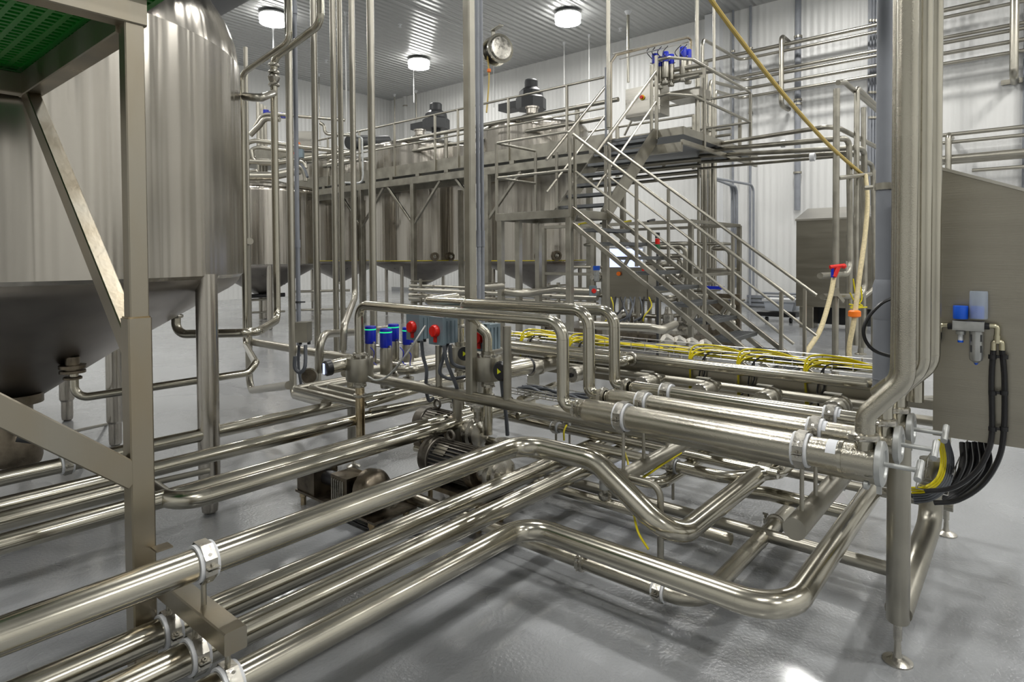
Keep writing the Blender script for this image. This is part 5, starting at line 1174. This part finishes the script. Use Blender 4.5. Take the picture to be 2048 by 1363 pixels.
for k in range(4):
    y = 5.4 + .5 * k; build('cable_bundle', B().tube(curve([(bsx0 - .05, y, 2.28), (bsx0 + .4, y + .1, 2.33), (bsx0 + .8, y + .4, 2.28)]), .02, 6), 'yellow' if k % 2 else 'black', t)
# heat exchanger style block at its right end
c0 = P(1480, 600, X=10.4)
t = thing('valve_manifold', 'upright steel valve manifold with round ports, right of the stair middle', 'manifold', (10.4, c0.y + .3, 0))
build('frame', B().bb(10.4, 10.46, c0.y, c0.y + .55, .12, 1.0), 'dark_cast', t)
for k in range(8): build('port', B().lathe([(.05, 0), (.055, .05), (.03, .07)], (10.39, c0.y + .1 + .17 * (k % 3), .25 + .09 * k), (-1, 0, 0), 14), 'cast', t)
build('elbow', B().tube(fillet([(10.35, c0.y + .5, .62), (10.0, c0.y + .1, .62), (10.0, c0.y - .05, .9), (10.35, c0.y + .3, .9)], .15)[0], .04, 12), 'pipe', t)
for yy in (c0.y, c0.y + .5): build('leg', B().bar((10.43, yy, 0), (10.43, yy, .13), .05, .05), 'satin', t)
tag(build('blue_lever', B().box(P(1430, 575, X=10.2), (.06, .30, .05)), 'blue'), 'small blue handle on top of the valve manifold', 'handle')
# low pipes running in front of the tall tanks
for i, (y0, y1, r) in enumerate(((583, 591, .045), (596, 603, .05), (604, 611, .045), (575, 580, .03))):
    X = 8.6 + .15 * i; z = P(1000, (y0 + y1) / 2 + 0, X=X).z
    o = pipe('low_pipe', ('second', 'third', 'lowest', 'top')[i] + ' of the low horizontal pipes in front of the tall tanks', 'pipe', [(X, colY(1195, X, z), z), (X, colY(820, X, z), z)], r, m=K)
pipe('low_pipe', 'low curved pipe in front of the landing legs', 'pipe', [P(1010, 583, d=9.4), P(1045, 587, d=9.3), P(1110, 578, d=9.8), P(1130, 580, d=9.8), P(1200, 583, d=9.6)], .055, .3, m=K)
pipe('low_pipe', 'low pipe dipping in front of the stairs near the cable tray', 'pipe', [P(1160, 648, d=6.4), P(1300, 655, d=6.2), P(1325, 660, d=6.2), P(1350, 648, d=6.6)], .042, .12, m=K)
tag(build('short_rod', B().cyl(P(954, 576, d=7.0), P(1005, 572, d=7.4), .034, 14), 'satin'), 'short thick rod sticking out right of the tall square column', 'rod')
c = P(1066, 652, d=7.2); tag(build('white_box', B().box(c, (.12, .14, .16), rz=.1), 'white'), 'small white box beyond the arched pipes', 'box')
tag(build('box_stand', B().bb(c.x - .05, c.x + .05, c.y - .05, c.y + .05, 0, c.z - .08), 'satin'), 'steel stand under the small white box', 'stand')
for i, x in enumerate((957, 965)):
    X, Y = colV(x, 500, 6.2 + .1 * i); tag(build('conduit', B().cyl((X, Y, 0), (X, Y, ZC), .020, 12), 'grey'), ('left', 'right')[i] + ' grey conduit just right of the tall square column', 'conduit')
    build('coupling', B().cyl((X, Y, zat(x, 475, X, Y) - .09), (X, Y, zat(x, 475, X, Y) + .07), .026, 12), 'grey', bpy.data.objects[-1] if False else COL.objects[-1])
# ================================================ second platform beyond the left risers
def bp(x, y, d): return tuple(P(x, y, d=d))
D = 15.5
for i, (pts, r) in enumerate((([(487, 318, D), (492, 286, D), (510, 281, D), (600, 293, D), (700, 304, D)], .055), ([(497, 330, D), (500, 300, D), (515, 294, D), (580, 303, D)], .045), ([(508, 255, D), (525, 228, D), (545, 228, D), (690, 240, D)], .04),
                              ([(500, 270, D), (520, 250, D), (530, 236, D), (560, 238, D)], .07), ([(487, 322, D), (560, 324, D), (660, 310, D), (700, 305, D + 1)], .07), ([(490, 352, D - 1), (545, 352, D - 1), (600, 340, D - 1)], .10),
                              ([(503, 300, D), (506, 318, D), (520, 326, D), (560, 327, D)], .06), ([(640, 246, D), (648, 250, D), (650, 268, D), (700, 270, D)], .04), ([(487, 363, D), (486, 345, D), (515, 340, D), (518, 350, D)], .035),
                              ([(655, 330, D), (700, 322, D)], .07), ([(655, 312, D), (700, 305, D)], .06))):
    pipe('platform_pipe', 'bent steel pipe number %s over the shiny upright tank' % ('one', 'two', 'three', 'four', 'five', 'six', 'seven', 'eight', 'nine', 'ten', 'eleven')[i] if False else
         ('bright looped pipe', 'inner looped pipe', 'high thin handrail pipe', 'thick slanting pipe', 'long lower pipe', 'thick horizontal header', 'small elbow pipe', 'thin Z shaped pipe', 'small hoop pipe', 'thick right hand pipe', 'upper right hand pipe')[i] + ' above the shiny upright tank behind the risers', 'pipe', [bp(*p) for p in pts], r, .3, m=K)
c = P(604, 284, d=16); t = thing('control_cabinet', 'bright cream steel cabinet seen between risers above the shiny tank', 'control cabinet', c - V((0, 0, .3)))
build('enclosure', B().box(c, (.3, .66, .50), rz=.75), 'sheet2', t); 
build('isolator_knob', B().lathe([(.06, 0), (.05, .05)], P(596, 288, d=15.6), (-.7, -.7, 0), 12), 'orange', t)
c = P(599, 307, d=14.5); t = thing('isolator_switch', 'small blue grey switch box above the shiny upright tank', 'switch box', c)
build('enclosure', B().box(c, (.14, .18, .2), rz=.75), 'greybox', t); build('rotary_knob', B().lathe([(.045, 0), (.04, .05)], P(592, 307, d=14.3), (-.7, -.7, 0), 12), 'red', t)
cable('flexible_conduit', 'dark conduit from the small switch box down to the shiny tank lid', [P(598, 316, d=14.4), P(601, 325, d=14.4), P(610, 340, d=14.3), P(615, 354, d=14.2)], .03, 'flex')
for i, pts in enumerate(([(598, 332), (606, 338), (610, 350), (611, 362)], [(600, 322), (608, 326), (611, 336)])):
    tag(build('steel_hose', B().tube(curve([P(x, y, d=14.4) for x, y in pts]), .055, 12), K), ('left', 'upper', 'right')[i] + ' braided hose standing on the shiny tank lid', 'hose')
tag(build('service_deck', B().box(P(545, 318, d=17.5), (1.2, 2.4, .30), rz=0), 'satin'), 'dark service deck beyond the shiny upright tank', 'deck')
for i, (x, y) in enumerate(((532, 222), (540, 226), (562, 228), (566, 230))):
    tag(build('blue_valve', B().cyl(P(x, y + 6, d=16), P(x, y - 2, d=16), .07, 12), 'blue'), ('leftmost', 'second', 'third', 'rightmost')[i] + ' blue valve top beyond the left risers', 'valve')
for i, x in enumerate((520, 527, 534)):
    cpole(x, 17 + .3 * i, .05, None, 205 + 4 * i, ('left', 'middle', 'right')[i] + ' upright beyond the check valve riser')
pipe('overhead_pipe', 'large grey pipe lying over the far tank tops', 'pipe', [bp(700, 285, 17.5), bp(772, 283, 19.0)], .20, m='dark')
pipe('overhead_pipe', 'thin light blue looped tube between two risers', 'pipe', [bp(690, 365, 12), bp(724, 366, 12), bp(726, 350, 12), bp(724, 275, 12), bp(714, 272, 12)], .02, .12, m='fr', seams=False)
# low clutter beyond the shiny tank
for i, (y, x0, x1, r, m) in enumerate(((567, 497, 570, .06, 'black'), (592, 497, 570, .05, 'black'), (583, 590, 700, .03, K), (625, 497, 570, .025, K), (620, 590, 700, .025, K), (600, 497, 545, .03, K))):
    tag(build('low_rail', B().cyl(P(x0, y, d=15.2), P(x1, y - 3, d=15.6), r, 10), m), ('upper dark', 'lower dark', 'bright middle', 'thin left', 'thin right', 'short left')[i] + ' rail under the shiny upright tank', 'rail')
for i, xi in enumerate((845, 990, 1120)):
    Y = colY(xi, 8.8, .9); b = B().bar((8.75, Y, 0), (8.75, Y, 1.2), .05, .05)
    for z in (.72, .86, .98, 1.15): b.bar((8.5, Y + .02, z), (9.1, Y + .02, z), .04, .03)
    tag(build('pipe_stand', b, 'satin'), ('left', 'middle', 'right')[i] + ' post carrying the low pipes in front of the tall tanks', 'pipe stand')
# ================================================ pipes and conduits on the right wall
WX = XW - .75
def wl_(x0, y0, x1, y1, X, r, label, name='wall_pipe', m=K, bendback=False):
    a = P(x0, y0, X=X); b_ = P(x1, y1, X=X); z = (a.z + b_.z) / 2
    ya = colY(x0, X, z); yb = colY(x1, X, z) if x1 < 2040 else YB + .3
    pts = [(X, ya, z), (X, yb, z)]
    if bendback:
        q = P(*bendback, X=X - 4.2); pts = [(q.x, q.y, zat(bendback[0], 640, q.x, q.y)), tuple(q)] + pts
    return pipe(name, label, 'pipe', pts, r, .22, m=m)
wl_(1408, 124, 1980, 0, WX, .055, 'topmost long pipe on the right wall')
o = wl_(1480, 118, 2040, 6, WX, .042, 'second long wall pipe, coming off a corner bend', bendback=(1405, 78))
wl_(1455, 163, 2040, 40, WX, .045, 'third long wall pipe from the top')
wl_(1486, 168, 2040, 48, WX, .045, 'fourth long wall pipe, bending at the catwalk', bendback=(1412, 140))
wl_(1483, 186, 2040, 70, WX, .045, 'fifth long wall pipe, bending at the catwalk', bendback=(1420, 162))
wl_(1480, 204, 2040, 92, WX, .045, 'lowest of the upper long wall pipes', bendback=(1430, 182))
wl_(1480, 170, 2040, 94, WX + .1, .04, 'hidden pipe behind the upper long wall pipes')
wl_(1876, 271, 2045, 254, WX, .050, 'upper pipe of the short group above the cabinet at right')
wl_(1876, 287, 2045, 270, WX, .045, 'second pipe of the group above the cabinet at right')
wl_(1876, 321, 2045, 303, WX, .095, 'thickest pipe above the cabinet at right')
wl_(1876, 325, 2045, 310, WX + .2, .08, 'pipe tucked behind the thickest one above the cabinet')
wl_(1944, 341, 2045, 333, WX, .045, 'lowest thin pipe just above the cabinet roof')
def stand(x, y0, y1, X, r, label, arm=True):
    p = P(x, y0, X=X); q = P(x, y1, X=X)
    pts = [(X + .7, p.y, p.z), (X, p.y, p.z), (X, p.y, q.z), (X + .7, p.y, q.z)]
    return pipe('wall_bracket', label, 'bracket', pts, r, .15, m=K)
stand(1563, 72, 210, WX - .12, .07, 'U shaped tube bracket on the wall beside the ochre hose')
stand(2030, -40, 150, WX - .12, .09, 'U shaped tube bracket near the top right corner')
stand(1897, 268, 420, WX - .08, .07, 'tube bracket above the cabinet at right')
tag(build('mounting_plate', B().box(P(2030, 162, X=XW - .04), (.04, .55, .12)), 'satin'), 'small mounting plate below the top right bracket', 'plate')
def cond(x0, x1, y0, y1, X, label, m='grey', n=1, bands=()):
    a = P(x0, 300, X=X); b_ = P(x1, 300, X=X); zt = ZC if y0 is None else P((x0 + x1) / 2, y0, X=X).z; z0 = .02 if y1 is None else P((x0 + x1) / 2, y1, X=X).z
    r = abs(a.y - b_.y) / 2; yc = (a.y + b_.y) / 2
    o = tag(build('wall_conduit', B().cyl((X, yc, z0), (X, yc, zt), r, 16), m), label, 'conduit')
    for yy in bands: build('wall_clip', B().ring((X, yc, P((x0 + x1) / 2, yy, X=X).z), (0, 0, 1), r, r + .03, .06, 16), 'satin', o)
    return o
cond(1589, 1601.5, None, 420, XW - .15, 'thick grey conduit on the right wall', bands=(74, 200, 208, 345))
cond(1498, 1503, None, 610, XW - .1, 'thin grey conduit right of the wall pilaster', bands=(97, 225))
cond(1463.5, 1468, None, 372, XW - .1, 'thin grey conduit nearest the wall pilaster', bands=(103, 230))
for i in range(5):
    cond(1738 + 6 * i, 1742.5 + 6 * i, None, 640, XW - .3, ('leftmost', 'second', 'third', 'fourth', 'rightmost')[i] + ' conduit of the grey bank behind the riser at right', bands=(42, 185, 235))
tag(build('conduit_rack', B().bb(XW - .12, XW - .06, P(1736, 300, X=XW).y, P(1766, 300, X=XW).y, 0.02, ZC - .01), 'grey'), 'flat grey backing behind the bank of conduits', 'rack')
cond(2044, 2060, None, 420, XW - .15, 'grey conduit at the far right edge')
tag(build('wall_pilaster', B().bb(XW - .35, XW - .01, P(1447, 60, X=XW).y, P(1418, 60, X=XW).y, 0.02, ZC - .01), 'white'), 'white boxed pilaster on the right wall', 'pilaster')
# bent grey conduits lower left on the wall
for i, (x, yt, yb) in enumerate(((1464, 372, 575), (1469, 373, 575), (1474, 374, 575), (1507, 370, 585))):
    X = XW - 1.0; p = P(x, yt, X=X); q = P(x, yb, X=X); s = P(1402, 345 + 2 * i, X=X - 3.2)
    pts = [tuple(s), (p.x, p.y, p.z), (q.x, q.y, q.z)]
    if i == 3: pts.append((X, q.y - 1.5, q.z))
    pipe('wall_conduit', ('first', 'second', 'third', 'outermost')[i] + ' bent grey conduit coming off the catwalk toward the wall', 'conduit', pts, .035, [.25] * (len(pts) - 2), m='grey', seams=False)
for i in range(4):
    y = (592, 600, 608, 628)[i]
    a = P(1494, y, X=XW - .06)
    tag(build('wall_strip', B().bb(XW - .08, XW - .002, P(1595, y, X=XW).y, a.y, a.z - .04, a.z + .04), 'grey'), ('top', 'second', 'third', 'lowest')[i] + ' horizontal grey wall strip near the floor beside the bins', 'wall strip')
# pipes under the catwalk end, running from the catwalk toward the wall
for i, (y0, r) in enumerate(((318, .05), (330, .045), (342, .04), (352, .035))):
    p = P(1180, y0 + 22, d=13.2 + .3 * i); q = P(1402, y0, d=12.4 + .3 * i)
    pipe('overhead_pipe', ('top', 'second', 'third', 'lowest')[i] + ' pipe passing under the catwalk behind the upper stair', 'pipe', [tuple(p), tuple(q)], r, m=K)
for i, (x, y) in enumerate(((800, 48), (652, 120), (1240, 56), (975, 118))):
    p = P(x, y, Z=ZC); tag(build('sprinkler_head', B().lathe([(.07, 0), (.07, -.02), (.03, -.03), (.03, -.09), (.06, -.10), (.02, -.11)], p, (0, 0, 1), 12), 'white'), ('small white sprinkler left of the middle lamp row', 'small sprinkler behind the left risers', 'small sprinkler right of the top centre lamp', 'small sprinkler near the hose reel')[i], 'sprinkler')
